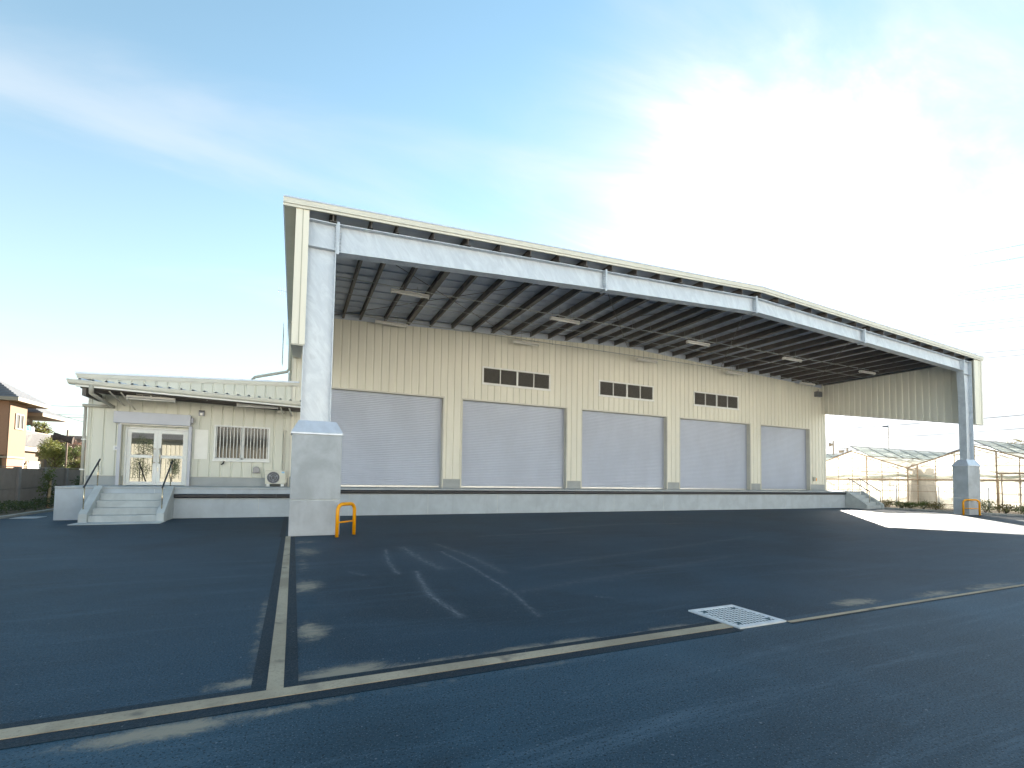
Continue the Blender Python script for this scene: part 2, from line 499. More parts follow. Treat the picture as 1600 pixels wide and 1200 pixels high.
# ------------------------------------------------------------------ mesh builder
class MB:
    def __init__(s):
        s.v, s.f = [], []

    def add(s, vs, fs):
        o = len(s.v)
        s.v += [tuple(p) for p in vs]
        s.f += [tuple(i + o for i in q) for q in fs]
        return s

    def box(s, x0, x1, y0, y1, z0, z1):
        return s.add([(x0, y0, z0), (x1, y0, z0), (x1, y1, z0), (x0, y1, z0), (x0, y0, z1), (x1, y0, z1), (x1, y1, z1), (x0, y1, z1)],
                     [(0, 3, 2, 1), (4, 5, 6, 7), (0, 1, 5, 4), (1, 2, 6, 5), (2, 3, 7, 6), (3, 0, 4, 7)])

    def hexa(s, b, t):
        return s.add(list(b) + list(t), [(0, 3, 2, 1), (4, 5, 6, 7), (0, 1, 5, 4), (1, 2, 6, 5), (2, 3, 7, 6), (3, 0, 4, 7)])

    def prism(s, poly, d):
        n = len(poly)
        d = Vector(d)
        a = [Vector(p) for p in poly]
        b = [p + d for p in a]
        return s.add(a + b, [tuple(range(n - 1, -1, -1)), tuple(range(n, 2 * n))] + [(i, (i + 1) % n, (i + 1) % n + n, i + n) for i in range(n)])

    def tube(s, pts, r, n=8, r1=None, caps=True):
        pts = [Vector(p) for p in pts]
        rings = []
        up = None
        for i, p in enumerate(pts):
            d = (pts[min(i + 1, len(pts) - 1)] - pts[max(i - 1, 0)]).normalized()
            if up is None:
                up = Vector((0, 0, 1)) if abs(d.z) < 0.9 else Vector((1, 0, 0))
            a = d.cross(up)
            if a.length < 1e-4:
                a = d.cross(Vector((0.3, 1, 0.1)))
            a.normalize()
            b = d.cross(a).normalized()
            up = -b if False else up
            rr = r if r1 is None else r + (r1 - r) * i / max(1, len(pts) - 1)
            rings.append([p + a * rr * math.cos(2 * math.pi * k / n) + b * rr * math.sin(2 * math.pi * k / n) for k in range(n)])
        vs = [q for g in rings for q in g]
        fs = [(i * n + k, i * n + (k + 1) % n, (i + 1) * n + (k + 1) % n, (i + 1) * n + k) for i in range(len(pts) - 1) for k in range(n)]
        if caps:
            fs += [tuple(range(n - 1, -1, -1)), tuple((len(pts) - 1) * n + k for k in range(n))]
        return s.add(vs, fs)

    def bar(s, a, b, w, h=None):
        return s.tube([a, b], w * 0.7071, 4)

    def leaf(s, p, size, rng):
        p = Vector(p)
        d = Vector((rng.gauss(0, 1), rng.gauss(0, 1), rng.gauss(0, 0.8))).normalized()
        e = d.cross(Vector((rng.gauss(0, 1), rng.gauss(0, 1), rng.gauss(0, 1)))).normalized()
        l, w = size * rng.uniform(0.7, 1.3), size * rng.uniform(0.35, 0.55)
        return s.add([p, p + d * l * 0.5 + e * w * 0.5, p + d * l, p + d * l * 0.5 - e * w * 0.5], [(0, 1, 2, 3)])

    def build(s, name, mat, parent=None, smooth=False, bevel=0.0, loc=None):
        me = bpy.data.meshes.new(name)
        o = bpy.data.objects.new(name, me)
        COL.objects.link(o)
        off = Vector((0, 0, 0))
        if parent is not None:
            o.parent = parent
            r = parent
            off = Vector(r.location)
            while r.parent:
                r = r.parent
                off += Vector(r.location)
        elif loc is not None:
            off = Vector(loc)
            o.location = loc
        me.from_pydata([(a - off.x, b - off.y, c - off.z) for a, b, c in s.v], [], s.f)
        me.materials.append(M[mat] if isinstance(mat, str) else mat)
        bm = bmesh.new()
        bm.from_mesh(me)
        bmesh.ops.recalc_face_normals(bm, faces=bm.faces)
        bm.to_mesh(me)
        bm.free()
        if smooth:
            for p in me.polygons:
                p.use_smooth = True
        if bevel:
            b = o.modifiers.new('edge', 'BEVEL')
            b.width = bevel
            b.segments = 2
            b.limit_method = 'ANGLE'
        return o


def tag(o, label, cat, group=None):
    o['label'] = label
    o['category'] = cat
    if group:
        o['group'] = group
    return o


def thing(name, label, cat, loc=(0, 0, 0), group=None):
    o = bpy.data.objects.new(name, None)
    o.empty_display_size = 0.3
    COL.objects.link(o)
    o.location = loc
    return tag(o, label, cat, group)


def struct(o, kind='structure'):
    o['kind'] = kind
    return o


def box(name, mat, parent, *a, bevel=0.0):
    return MB().box(*a).build(name, mat, parent, bevel=bevel)


def share(proto, dx=0.0, dy=0.0, dz=0.0):
    o = proto.copy()
    COL.objects.link(o)
    o.parent = proto.parent
    o.location = Vector(proto.location) + Vector((dx, dy, dz))
    return o


def copy_thing(root, loc, label):
    def rec(o, par):
        c = o.copy()
        COL.objects.link(c)
        if par is not None:
            c.parent = par
        for ch in o.children:
            rec(ch, c)
        return c
    r = rec(root, None)
    r.location = loc
    r['label'] = label
    return r


# ------------------------------------------------------------------ ground, road, yard
g = MB()
g.add([(-600, -600, -0.03), (600, -600, -0.03), (600, 600, -0.03), (-600, 600, -0.03)], [(0, 1, 2, 3)])
struct(g.build('ground', 'field'))
YJ = -16.885          # centre line of the cross joint
XJ = -0.335           # centre line of the joint that runs to the pier
SCUFF = [([(1.444, -10.659), (1.245, -12.137), (1.193, -13.215)], 0.05, 0.9), ([(1.486, -13.109), (1.303, -14.629), (1.333, -15.028), (1.368, -15.617)], 0.05, 1.0),
         ([(2.407, -11.322), (2.404, -13.151), (2.315, -14.823), (2.142, -15.887)], 0.035, 1.0), ([(1.808, -10.495), (1.828, -12.132), (1.925, -12.985)], 0.12, 0.6),
         ([(0.54, -12.779), (0.725, -13.149)], 0.03, 0.6), ([(3.187, -15.393), (3.359, -15.524)], 0.012, 0.9), ([(2.6, -10.2), (2.75, -12.0), (2.72, -13.6)], 0.09, 0.45),
         ([(2.2, -14.9), (3.8, -14.5), (7.5, -13.6)], 0.12, 0.22), ([(3.2, -13.4), (6.5, -12.5), (11, -11.3)], 0.16, 0.22),
         ([(6.0, -8.3), (9.5, -7.4), (13, -7.9)], 0.10, 0.5), ([(4.0, -9.2), (7.0, -9.0)], 0.1, 0.4)]
# (x, y, rx, ry, amount): wind-blown sand lying against the joints
DUST = [(-0.92, -17.16, 0.30, 0.075, 0.95), (0.13, -16.68, 0.26, 0.10, 1.0), (-0.08, -15.58, 0.13, 0.22, 0.75), (-0.07, -13.6, 0.16, 0.30, 0.7), (0.0, -10.5, 0.22, 0.5, 0.5),
        (-0.57, -16.62, 0.16, 0.07, 0.7), (2.05, -16.73, 0.20, 0.07, 0.85), (1.55, -16.72, 0.24, 0.06, 0.7), (3.12, -16.74, 0.24, 0.07, 0.7), (6.05, -16.75, 0.30, 0.10, 0.75), (7.6, -16.86, 0.4, 0.1, 0.6),
        (-0.08, -12.0, 0.10, 0.6, 0.35), (0.7, -16.72, 0.8, 0.05, 0.55), (2.6, -16.74, 1.0, 0.04, 0.5), (-0.5, -17.12, 0.6, 0.05, 0.55), (1.2, -17.1, 1.5, 0.04, 0.25), (-0.50, -15.2, 0.05, 1.2, 0.35), (9.0, -16.9, 0.5, 0.12, 0.6), (0.0, -9.1, 0.3, 0.25, 0.4)]


def dirt_fields(X, Y):
    d = np.zeros_like(X)
    for (x, y, rx, ry, a) in DUST:
        q = ((X - x) / rx) ** 2 + ((Y - y) / ry) ** 2
        d = np.maximum(d, a * np.exp(-q * 0.55))
    s = np.zeros_like(X)
    for pts, w, a in SCUFF:
        for (x0, y0), (x1, y1) in zip(pts[:-1], pts[1:]):
            dx, dy = x1 - x0, y1 - y0
            u = np.clip(((X - x0) * dx + (Y - y0) * dy) / (dx * dx + dy * dy), 0, 1)
            q = np.hypot(X - x0 - u * dx, Y - y0 - u * dy)
            s = np.maximum(s, a * (np.exp(-(q / (w * 0.55)) ** 2) + 0.28 * np.exp(-(q / (w * 1.6)) ** 2)))
    return d, s


def sheet(name, mat, xs, ys, z):
    xs, ys = np.array(xs), np.array(ys)
    X, Y = np.meshgrid(xs, ys)
    nx, ny = len(xs), len(ys)
    co = np.stack([X.ravel(), Y.ravel(), np.full(X.size, z)], 1)
    i = np.arange((ny - 1) * (nx - 1))
    r, c = i // (nx - 1), i % (nx - 1)
    a = r * nx + c
    fs = np.stack([a, a + 1, a + nx + 1, a + nx], 1)
    me = bpy.data.meshes.new(name)
    me.vertices.add(len(co))
    me.vertices.foreach_set('co', co.ravel())
    me.loops.add(fs.size)
    me.loops.foreach_set('vertex_index', fs.ravel())
    me.polygons.add(len(fs))
    me.polygons.foreach_set('loop_start', np.arange(0, fs.size, 4))
    me.polygons.foreach_set('loop_total', np.full(len(fs), 4))
    me.update()
    d, s = dirt_fields(X.ravel(), Y.ravel())
    for n_, v in (('dust', d), ('scuff', s)):
        at = me.attributes.new(n_, 'FLOAT', 'POINT')
        at.data.foreach_set('value', v.astype(np.float32))
    me.materials.append(M[mat])
    o = bpy.data.objects.new(name, me)
    COL.objects.link(o)
    return struct(o)


def steps_(*seg):
    out = []
    for a, b, s in seg:
        n = max(1, int(round((b - a) / s)))
        out += [a + (b - a) * k / n for k in range(n)]
    return out + [seg[-1][1]]


sheet('yard', 'asphalt', steps_((-8.15, -1.6, 0.6), (-1.6, 4.0, 0.03), (4.0, 12, 0.06), (12, 32.2, 1.0)), steps_((YJ, -16.2, 0.02), (-16.2, -8, 0.04), (-8, -5, 0.15), (-5, 20, 2.5)), 0.0)
sheet('road', 'road', steps_((-60, -2.5, 5), (-2.5, 4.0, 0.03), (4.0, 11, 0.1), (11, 75, 4)), steps_((-25, -20, 2.5), (-20, -17.5, 0.1), (-17.5, YJ, 0.02)), 0.0)
struct(MB().box(-60, 75, -60, -25.001, -0.02, 0.0).build('bounce_forecourt', 'kerb'))  # unseen pale ground behind the camera, added to bounce sunlight forward
# joints: dark bands 4 mm up, sandy strip another 4 mm up
b = MB()
b.box(-30, 3.765, -17.06, -16.73, 0.0005, 0.004)
b.box(4.455, 32, -17.075, -16.985, 0.0005, 0.004)
b.box(-0.485, -0.19, -16.729, -8.0, 0.0005, 0.004)
b.box(-0.52, -0.40, -7.99, -2.07, 0.0005, 0.004)
struct(b.build('joint_band', 'fresh'))
b = MB()
b.box(-30, 3.765, -16.945, -16.815, 0.0045, 0.008)
b.box(4.455, 32, -17.05, -17.0, 0.0045, 0.008)
b.box(-0.388, -0.283, -16.814, -8.0, 0.0045, 0.008)
struct(b.build('sand_strip', 'sand'))
# kerbs and planting beds
b = MB()
for k in range(22):
    b.box(32.2, 32.32, -40 + k * 2.0 + 0.006, -40 + k * 2.0 + 1.994, -0.05, 0.09)
struct(b.build('kerb', 'kerb', bevel=0.012))
b = MB()
for k in range(16):
    b.box(-8.27, -8.15, -16 + k * 2.0 + 0.006, -16 + k * 2.0 + 1.994, -0.05, 0.08)
struct(b.build('kerb', 'kerb', bevel=0.012))
struct(MB().box(32.32, 36.5, -40, 20, -0.02, 0.06).build('planting_bed', 'soil'))
struct(MB().box(-9.55, -8.27, -17, 20, -0.02, 0.05).build('planting_bed', 'soil'))
tag(MB().box(-7.98, -7.36, -1.2, -0.5, 0.001, 0.012).build('pale_patch', 'docktop', loc=None), 'flat pale patch on the asphalt by the left hedge kerb', 'cover slab')  # pale patch drawn as a thin flat box just above the asphalt

# ------------------------------------------------------------------ drain grate
gx0, gx1, gy0, gy1 = 3.775, 4.445, -17.01, -16.33
gt = thing('drain_grate', 'square pale galvanised drain grate with four corner holes set in the asphalt', 'drain grate', (4.11, -16.67, 0))
w = 0.055
f = MB()
f.box(gx0, gx1, gy0, gy0 + w, 0.001, 0.016)
f.box(gx0, gx1, gy1 - w, gy1, 0.001, 0.016)
f.box(gx0, gx0 + w, gy0 + w, gy1 - w, 0.001, 0.016)
f.box(gx1 - w, gx1, gy0 + w, gy1 - w, 0.001, 0.016)
f.build('frame', 'grate', gt)
box('pit', 'pit', gt, gx0 + w, gx1 - w, gy0 + w, gy1 - w, 0.001, 0.0105)
b = MB()
ncx, ncy = 12, 10
ix0, ix1, iy0, iy1 = gx0 + w + 0.008, gx1 - w - 0.008, gy0 + w + 0.008, gy1 - w - 0.008
px_, py_ = (ix1 - ix0) / ncx, (iy1 - iy0) / ncy
for k in range(ncy + 1):
    y = iy0 + k * py_
    b.box(ix0, ix1, y - 0.0085, y + 0.0085, 0.0035, 0.0135)
for j in range(ncy):
    for i in range(ncx + 1):
        x = ix0 + (i + (0.5 if j % 2 else 0.0)) * px_
        if x < ix1 + 0.001:
            b.box(x - 0.006, min(x + 0.006, ix1 + 0.006), iy0 + j * py_ + 0.0086, iy0 + (j + 1) * py_ - 0.0086, 0.0035, 0.0125)
b.build('grating', 'grate', gt)
for sx in (0, 1):
    for sy in (0, 1):
        x = ix0 + 0.06 if sx == 0 else ix1 - 0.06
        y = iy0 + 0.06 if sy == 0 else iy1 - 0.06
        MB().tube([(x, y, 0.012), (x, y, 0.0155)], 0.028, 12).build('corner_hole', 'pit', gt)

# ------------------------------------------------------------------ loading dock
DY = -2.05
dock = thing('loading_dock', 'long concrete loading dock with black rubber bumpers along the building front', 'loading dock', (12, DY, 0))
box('platform', 'docktop', dock, -6.68, 31.95, DY + 0.16, -0.002, 0.0, 0.998)
box('edge_beam', 'docktop', dock, -6.68, 31.95, DY - 0.012, DY + 0.158, 0.93, 1.0, bevel=0.012)
joints = [-6.68, -4.25, -1.319] + [-1.319 + 2.93 * k for k in range(1, 12)] + [31.95]
for x0, x1 in zip(joints[:-1], joints[1:]):
    box('wall_segment', 'dockwall', dock, x0 + 0.008, x1 - 0.008, DY, DY + 0.158, 0.0, 0.929, bevel=0.004)
for x in joints[1:-1]:
    box('joint_sealant', 'sealant', dock, x - 0.0075, x + 0.0075, DY + 0.002, DY + 0.05, 0.0, 0.928)


def bumper(x0, x1, zc, par):
    prof = [(DY - 0.013, zc - 0.068), (DY - 0.075, zc - 0.06), (DY - 0.10, zc - 0.03), (DY - 0.10, zc + 0.03), (DY - 0.075, zc + 0.06), (DY - 0.013, zc + 0.068)]
    o = MB().prism([(x0, y, z) for y, z in prof], (x1 - x0, 0, 0)).build('rubber_bumper', 'rubber', par)
    b = MB()
    n = max(2, int((x1 - x0) / 0.6))
    for k in range(n):
        x = x0 + (k + 0.5) * (x1 - x0) / n
        b.tube([(x, DY - 0.099, zc), (x, DY - 0.106, zc)], 0.018, 8)
    b.build('bolt', 'black', o)


x = -3.72
while x < -0.5:
    bumper(x, min(x + 1.46, -0.25), 0.715, dock)
    x += 1.466
x = -0.24
while x < 30.0:
    bumper(x, min(x + 1.46, 30.35), 0.872, dock)
    x += 1.466


# ------------------------------------------------------------------ stairs
def stair(name, label, x0, x1, cw, yf, pad, rail_x, up_y):
    s = thing(name, label, 'stairs', ((x0 + x1) / 2, yf, 0))
    yt = DY - 0.014
    tr = (yt - yf - 0.02) / 4.0
    for k in range(4):
        box('step', 'steps', s, x0 + cw, x1 - cw, yf + 0.02 + tr * k, yt, 0.2 * k + (0.0 if k == 0 else 0.001), 0.2 * (k + 1), bevel=0.012)
    for xa in (x0, x1 - cw):
        poly = [(xa, yf - 0.05, 0), (xa, yt, 0), (xa, yt, 1.03), (xa, yt - 0.06, 1.03), (xa, yf - 0.05, 0.26)]
        MB().prism(poly, (cw - 0.003, 0, 0)).build('cheek_wall', 'steps', s, bevel=0.012)
    if pad:
        box('pad', 'steps', s, x0 - 0.03, x1 + 0.03, yf - 0.62, yf + 0.01, 0.001, 0.018)
    for rx in rail_x:
        h = MB().tube([(rx, yf + 0.10, 1.0), (rx, up_y, 1.83)], 0.023, 10).build('handrail', 'handrail', s, True)
        MB().tube([(rx, yf + 0.14, 0.36), (rx, yf + 0.14, 1.03)], 0.017, 8).build('post', 'brass', h, True)
        MB().tube([(rx, up_y - 0.10, 0.98), (rx, up_y - 0.10, 1.76)], 0.017, 8).build('post', 'brass', h, True)
    return s


stair('concrete_stairs', 'concrete stairs with two handrails in front of the glass entrance doors', -5.72, -3.72, 0.2, -3.22, True, (-5.67, -3.83), -2.0)
stair('concrete_stairs', 'concrete stairs at the far end of the dock beside the greenhouses', 30.36, 32.08, 0.16, -3.22, False, (30.97, 32.06), -1.9)

# ------------------------------------------------------------------ warehouse
wh = thing('warehouse', 'cream clad warehouse with five grey roller shutters under a deep steel canopy', 'warehouse', (15.7, 0, 0))
XL, XR_, XRIDGE = -0.72, 32.09, 15.685
SL = 0.0455


def zt(x):
    return 8.12 + SL * ((x - XL) if x < XRIDGE else (XR_ - x))


OPEN = [(0.26, 5.65), (6.556, 11.951), (12.849, 18.306), (19.249, 24.74), (25.672, 30.187)]
LOUV = [(7.45, 11.0), (13.83, 17.37), (20.24, 23.78)]
ZD, ZS = 4.954, 1.40
LZ0, LZ1 = 5.725, 6.57
PITCH = 0.32


def panel_profile(xa, xb, ph=PITCH, depth=0.034, rec=0.062):
    """front outline of ribbed sheet between xa and xb: (x, y) with raised pans and narrow recessed grooves"""
    pts = set([round(xa, 4), round(xb, 4)])
    k0 = math.floor(xa / ph) - 1
    ks = []
    k = k0
    while k * ph < xb + ph:
        for o in (0.0, 0.018, rec, rec + 0.018):
            x = k * ph + o
            if xa < x < xb:
                pts.add(round(x, 4))
        k += 1

    def y(x):
        u = (x + 1e-6) % ph
        if u < 0.018:
            return -depth + depth * u / 0.018
        if u < rec:
            return 0.0
        if u < rec + 0.018:
            return -depth * (u - rec) / 0.018
        return -depth
    return [(x, y(x)) for x in sorted(pts)]


def ribbed(name, mat, par, xa, xb, z0, zf, xf=None, back=0.02, ph=PITCH, depth=0.034, rec=0.062):
    """closed ribbed panel; xf maps (u, v, z) to world"""
    pr = panel_profile(xa, xb, ph, depth, rec)
    xf = xf or (lambda u, v, z: (u, v, z))
    n = len(pr)
    v = []
    z0f = z0 if callable(z0) else (lambda u: z0)
    for u, d in pr:
        v.append(xf(u, d, z0f(u)))
    for u, d in pr:
        v.append(xf(u, d, zf(u)))
    v += [xf(pr[0][0], back, z0f(pr[0][0])), xf(pr[-1][0], back, z0f(pr[-1][0])), xf(pr[0][0], back, zf(pr[0][0])), xf(pr[-1][0], back, zf(pr[-1][0]))]
    fs = [(i, i + 1, n + i + 1, n + i) for i in range(n - 1)]
    B0, B1, T0, T1 = 2 * n, 2 * n + 1, 2 * n + 2, 2 * n + 3
    fs += [(0, n, T0, B0), (n - 1, B1, T1, 2 * n - 1), (B0, T0, T1, B1)]
    fs += [tuple(range(0, n)) + (B1, B0), tuple(range(2 * n - 1, n - 1, -1)) + (T0, T1)]
    return MB().add(v, fs).build(name, mat, par)


edges = set()
k = math.ceil((-0.40) / PITCH)
edges.add(-0.42)
edges.add(31.62)
while k * PITCH < 31.6:
    edges.add(round(k * PITCH, 4))
    k += 1
for a, b_ in OPEN:
    edges |= {a - 0.06, b_ + 0.06}
for a, b_ in LOUV:
    edges |= {a, b_}
edges = sorted(edges)
ee = [edges[0]]
for e in edges[1:]:
    if e - ee[-1] > 1e-3:
        ee.append(e)
top = lambda u: zt(u) - 0.12
for xa, xb in zip(ee[:-1], ee[1:]):
    xm = (xa + xb) / 2
    segs = [(ZS, None)]
    for a, b_ in OPEN:
        if a - 0.06 < xm < b_ + 0.06:
            segs = [(ZD + 0.06, None)]
    for a, b_ in LOUV:
        if a < xm < b_:
            segs = [(segs[0][0], LZ0), (LZ1, None)]
    for z0, z1 in segs:
        ribbed('wall_panel', 'cream', wh, xa, xb, z0, (lambda u, q=z1: q) if z1 else top)
# blocks of wall behind the sheets (reveals, jambs)
prev = -0.42
for a, b_ in OPEN + [(31.62, 31.62)]:
    box('wall', 'reveal', wh, prev + 0.001, a, 0.0225, 0.29, 1.0, 7.9)
    prev = b_
for a, b_ in OPEN:
    box('wall', 'reveal', wh, a + 0.001, b_ - 0.001, 0.0225, 0.29, ZD, 7.9)
box('wall', 'reveal', wh, -0.42, 31.62, 0.30, 0.40, 4.0, 8.0)
for i, (a, b_) in enumerate(OPEN):
    x0 = 5.65 if i == 0 else OPEN[i - 1][1]
# flashing where the roof deck meets the front wall
for xa, xb in ((-0.12, XRIDGE), (XRIDGE, 31.45)):
    z0_, z1_ = zt(xa + 1e-6), zt(xb - 1e-6)
    MB().hexa([(xa, -0.058, z0_ - 0.40), (xb, -0.058, z1_ - 0.40), (xb, -0.036, z1_ - 0.40), (xa, -0.036, z0_ - 0.40)], [(xa, -0.058, z0_ - 0.145), (xb, -0.058, z1_ - 0.145), (xb, -0.036, z1_ - 0.145), (xa, -0.036, z0_ - 0.145)]).build('wall_flashing', 'deck', wh)
# plinths and their drip trims between the shutters
pl_ = [(-0.42, 0.20)] + [(OPEN[i][1] + 0.06, OPEN[i + 1][0] - 0.06) for i in range(4)] + [(30.247, 31.62)]
for a, b_ in pl_:
    box('plinth', 'plinth', wh, a, b_, -0.014, 0.022, 1.0, 1.375)
    box('drip_trim', 'trim', wh, a - 0.02, b_ + 0.02, -0.045, 0.021, 1.376, 1.399)
# shutters
for a, b_ in OPEN:
    fr = MB()
    fr.box(a - 0.059, a, -0.042, 0.30, 1.0, ZD)
    fr.box(b_, b_ + 0.059, -0.042, 0.30, 1.0, ZD)
    fr.box(a - 0.059, b_ + 0.059, -0.042, 0.30, ZD + 0.001, ZD + 0.059)
    fr.build('door_trim', 'trim', wh)
    v, n = [], 0
    z = 1.08
    rows = []
    while z < ZD - 0.005:
        rows += [(0.252, z), (0.236, z + 0.012), (0.232, z + 0.036), (0.236, z + 0.060), (0.252, z + 0.072)]
        z += 0.075
    vs = []
    for y, zz_ in rows:
        vs += [(a + 0.05, y, zz_), (b_ - 0.05, y, zz_)]
    s = MB().add(vs, [(2 * i, 2 * i + 1, 2 * i + 3, 2 * i + 2) for i in range(len(rows) - 1)]).build('roller_shutter', 'shutter', wh)
    box('bottom_bar', 'shutter_bar', s, a + 0.05, b_ - 0.05, 0.222, 0.262, 1.003, 1.078, bevel=0.006)
    for xa in (a + 0.002, b_ - 0.05):
        box('guide_rail', 'greybox', s, xa, xa + 0.047, 0.20, 0.288, 1.0, ZD - 0.002)
    box('handle', 'alu', s, (a + b_) / 2 - 0.07, (a + b_) / 2 + 0.07, 0.205, 0.2215, 1.03, 1.05)
# louvred vents
for a, b_ in LOUV:
    fr = MB()
    t_ = 0.072
    fr.box(a, b_, -0.06, 0.02, LZ1 - t_, LZ1)
    fr.box(a - 0.02, b_ + 0.02, -0.085, 0.02, LZ0, LZ0 + t_ + 0.02)
    for x in (a, (a + b_) / 2 - 0.045, b_ - t_):
        ww = 0.09 if a + 0.1 < x < b_ - 0.1 else t_
        fr.box(x, x + ww, -0.058, 0.02, LZ0 + t_ + 0.021, LZ1 - t_ - 0.001)
    fo = fr.build('louvre_window', 'white', wh, bevel=0.004)
    halves = [(a + t_, (a + b_) / 2 - 0.045), ((a + b_) / 2 + 0.045, b_ - t_)]
    for h0, h1 in halves:
        hm = (h0 + h1) / 2
        box('mullion', 'white', fo, hm - 0.02, hm + 0.02, -0.05, 0.02, LZ0 + 0.077, LZ1 - 0.057)
        for q0, q1 in ((h0, hm - 0.0205), (hm + 0.0205, h1)):
            bl = MB()
            nb_ = 14
            hh = (LZ1 - LZ0 - 0.14) / nb_
            for k in range(nb_):
                z = LZ0 + 0.08 + k * hh
                bl.add([(q0, -0.034, z), (q1, -0.034, z), (q1, -0.002, z + hh * 0.95), (q0, -0.002, z + hh * 0.95), (q0, 0.012, z + hh * 0.95), (q1, 0.012, z + hh * 0.95)], [(0, 1, 2, 3), (3, 2, 5, 4)])
            bl.build('louvre_blades', 'louvre', fo)

# canopy roof deck: strips 0.6 m wide, each slope
NS = 13
for side in (0, 1):
    xa, xb = (XL, XRIDGE) if side == 0 else (XRIDGE, XR_)
    proto = None
    for k in range(NS):
        y0 = -7.9 + k * (7.9 + 0.4) / NS
        y1 = -7.9 + (k + 1) * (7.9 + 0.4) / NS
        if proto is None:
            m_ = MB()
            za, zb = zt(xa + 1e-6) - 0.03, zt(xb - 1e-6) - 0.03
            for (q0, q1, t0, t1) in ((y0, y1 - 0.001, 0.0, 0.07), (y1 - 0.035, y1 - 0.002, 0.0705, 0.11)):
                m_.hexa([(xa, q0, za - t1), (xb, q0, zb - t1), (xb, q1, zb - t1), (xa, q1, za - t1)], [(xa, q0, za - t0), (xb, q0, zb - t0), (xb, q1, zb - t0), (xa, q1, za - t0)])
            proto = m_.build('roof_panel', 'deck', wh)
            ystep = y1 - y0
        else:
            share(proto, 0, ystep * k, 0)
    # weathering sheet over canopy and hall
    m_ = MB()
    za, zb = zt(xa + 1e-6), zt(xb - 1e-6)
    m_.hexa([(xa, -7.95, za - 0.028), (xb, -7.95, zb - 0.028), (xb, 20, zb - 0.028), (xa, 20, za - 0.028)], [(xa, -7.95, za), (xb, -7.95, zb), (xb, 20, zb), (xa, 20, za)])
    m_.build('roof', 'roof_top', wh)
    # fascia: cap, main face, lower lip
    Yf = -8.0
    for nm, mt, y0, y1, d0, d1 in (('fascia_cap', 'pale_steel', Yf - 0.012, Yf + 0.046, -0.012, 0.022), ('fascia', 'trim', Yf, Yf + 0.045, 0.023, 0.150), ('fascia_lip', 'trim', Yf + 0.022, Yf + 0.075, 0.156, 0.215)):
        m_ = MB()
        m_.hexa([(xa, y0, za - d1), (xb, y0, zb - d1), (xb, y1, zb - d1), (xa, y1, za - d1)], [(xa, y0, za - d0), (xb, y0, zb - d0), (xb, y1, zb - d0), (xa, y1, za - d0)])
        m_.build(nm, mt, wh)
# eaves along the two sides
ex = zt(XL + 1e-6)
for sx, X0 in ((1, XL), (-1, XR_)):
    b = MB()
    xs_ = sorted((X0, X0 + sx * 0.03))
    b.box(xs_[0], xs_[1], -7.95, 20, ex - 0.20, ex - 0.029)
    b.build('eaves_gutter', 'pale_steel', wh)
    xs_ = sorted((X0 + sx * 0.031, X0 + sx * 0.42))
    MB().box(xs_[0], xs_[1], -7.9, 20, ex - 0.19, ex - 0.15).build('soffit', 'reveal', wh)
# rest of the hall behind
box('side_wall', 'cream', wh, -0.42, -0.12, 0.402, 20, 0.0, 7.93)
box('side_wall', 'cream', wh, 31.45, 31.95, 0.402, 20, 0.0, 7.93)
box('back_wall', 'cream', wh, -0.42, 31.95, 19.7, 20, 0.0, 8.0)
# corner trims of the front wall
box('corner_trim', 'trim', wh, -0.47, -0.421, -0.05, 0.10, 1.0, 7.9)
box('corner_trim', 'trim', wh, 31.621, 31.70, -0.05, 0.40, 1.0, 7.9)
box('corner_post', 'cream', wh, 31.621, 31.95, 0.05, 0.40, 0.0, 7.9)

# purlins (C sections running in depth)
pxs = [0.42, 1.35] + [2.02 + 0.98 * k for k in range(31)]
protos = {}
for i, x in enumerate(pxs):
    if x > 31.4:
        break
    zz_ = zt(x) - 0.142
    wid = 0.17 if i % 4 == 0 else 0.085
    if wid not in protos:
        b = MB()
        hgt = 0.225
        x0 = x - wid / 2
        b.box(x0, x0 + wid, -7.9, -0.06, zz_ - hgt, zz_ - hgt + 0.012)
        b.box(x0, x0 + wid, -7.9, -0.06, zz_ - 0.012, zz_)
        b.box(x0 + wid * 0.42, x0 + wid * 0.58, -7.9, -0.06, zz_ - hgt + 0.0121, zz_ - 0.0121)
        protos[wid] = (b.build('purlin', 'dark_steel', wh), x, zz_)
    else:
        pr, x0, z0 = protos[wid]
        share(pr, x - x0, 0, zz_ - z0)
# tie rods
for a, b_ in ((0.6, 8.69), (8.69, 15.58), (15.58, 22.31), (22.31, 30.4)):
    for y0, y1 in ((-7.55, -0.1), (-0.1, -7.55)):
        m_ = (a + b_) / 2
        MB().tube([(a, y0, zt(a) - 0.39), (b_, y1, zt(b_) - 0.39)], 0.011, 5).build('tie_rod', 'dark_steel', wh)
# conduits under the ceiling with their hangers
for Yc, Zc in ((-4.0, 7.97), (-0.5, 7.93)):
    b = MB()
    b.tube([(0.62, Yc, Zc), (31.2, Yc, Zc)], 0.017, 6)
    for x in pxs:
        if 1 < x < 31.2:
            b.tube([(x, Yc, Zc), (x, Yc, zt(x) - 0.36)], 0.007, 4)
            b.box(x - 0.02, x + 0.02, Yc - 0.02, Yc + 0.02, Zc - 0.03, Zc + 0.02)
    b.build('conduit', 'conduit', wh)
    MB().tube([(0.62, Yc + 0.9, zt(0.6) - 0.40), (31.2, Yc + 0.9, zt(0.6) - 0.36)], 0.012, 5).build('conduit', 'conduit', wh) if Yc < -2 else None

# portal frame ---------------------------------------------------
YW = -7.70


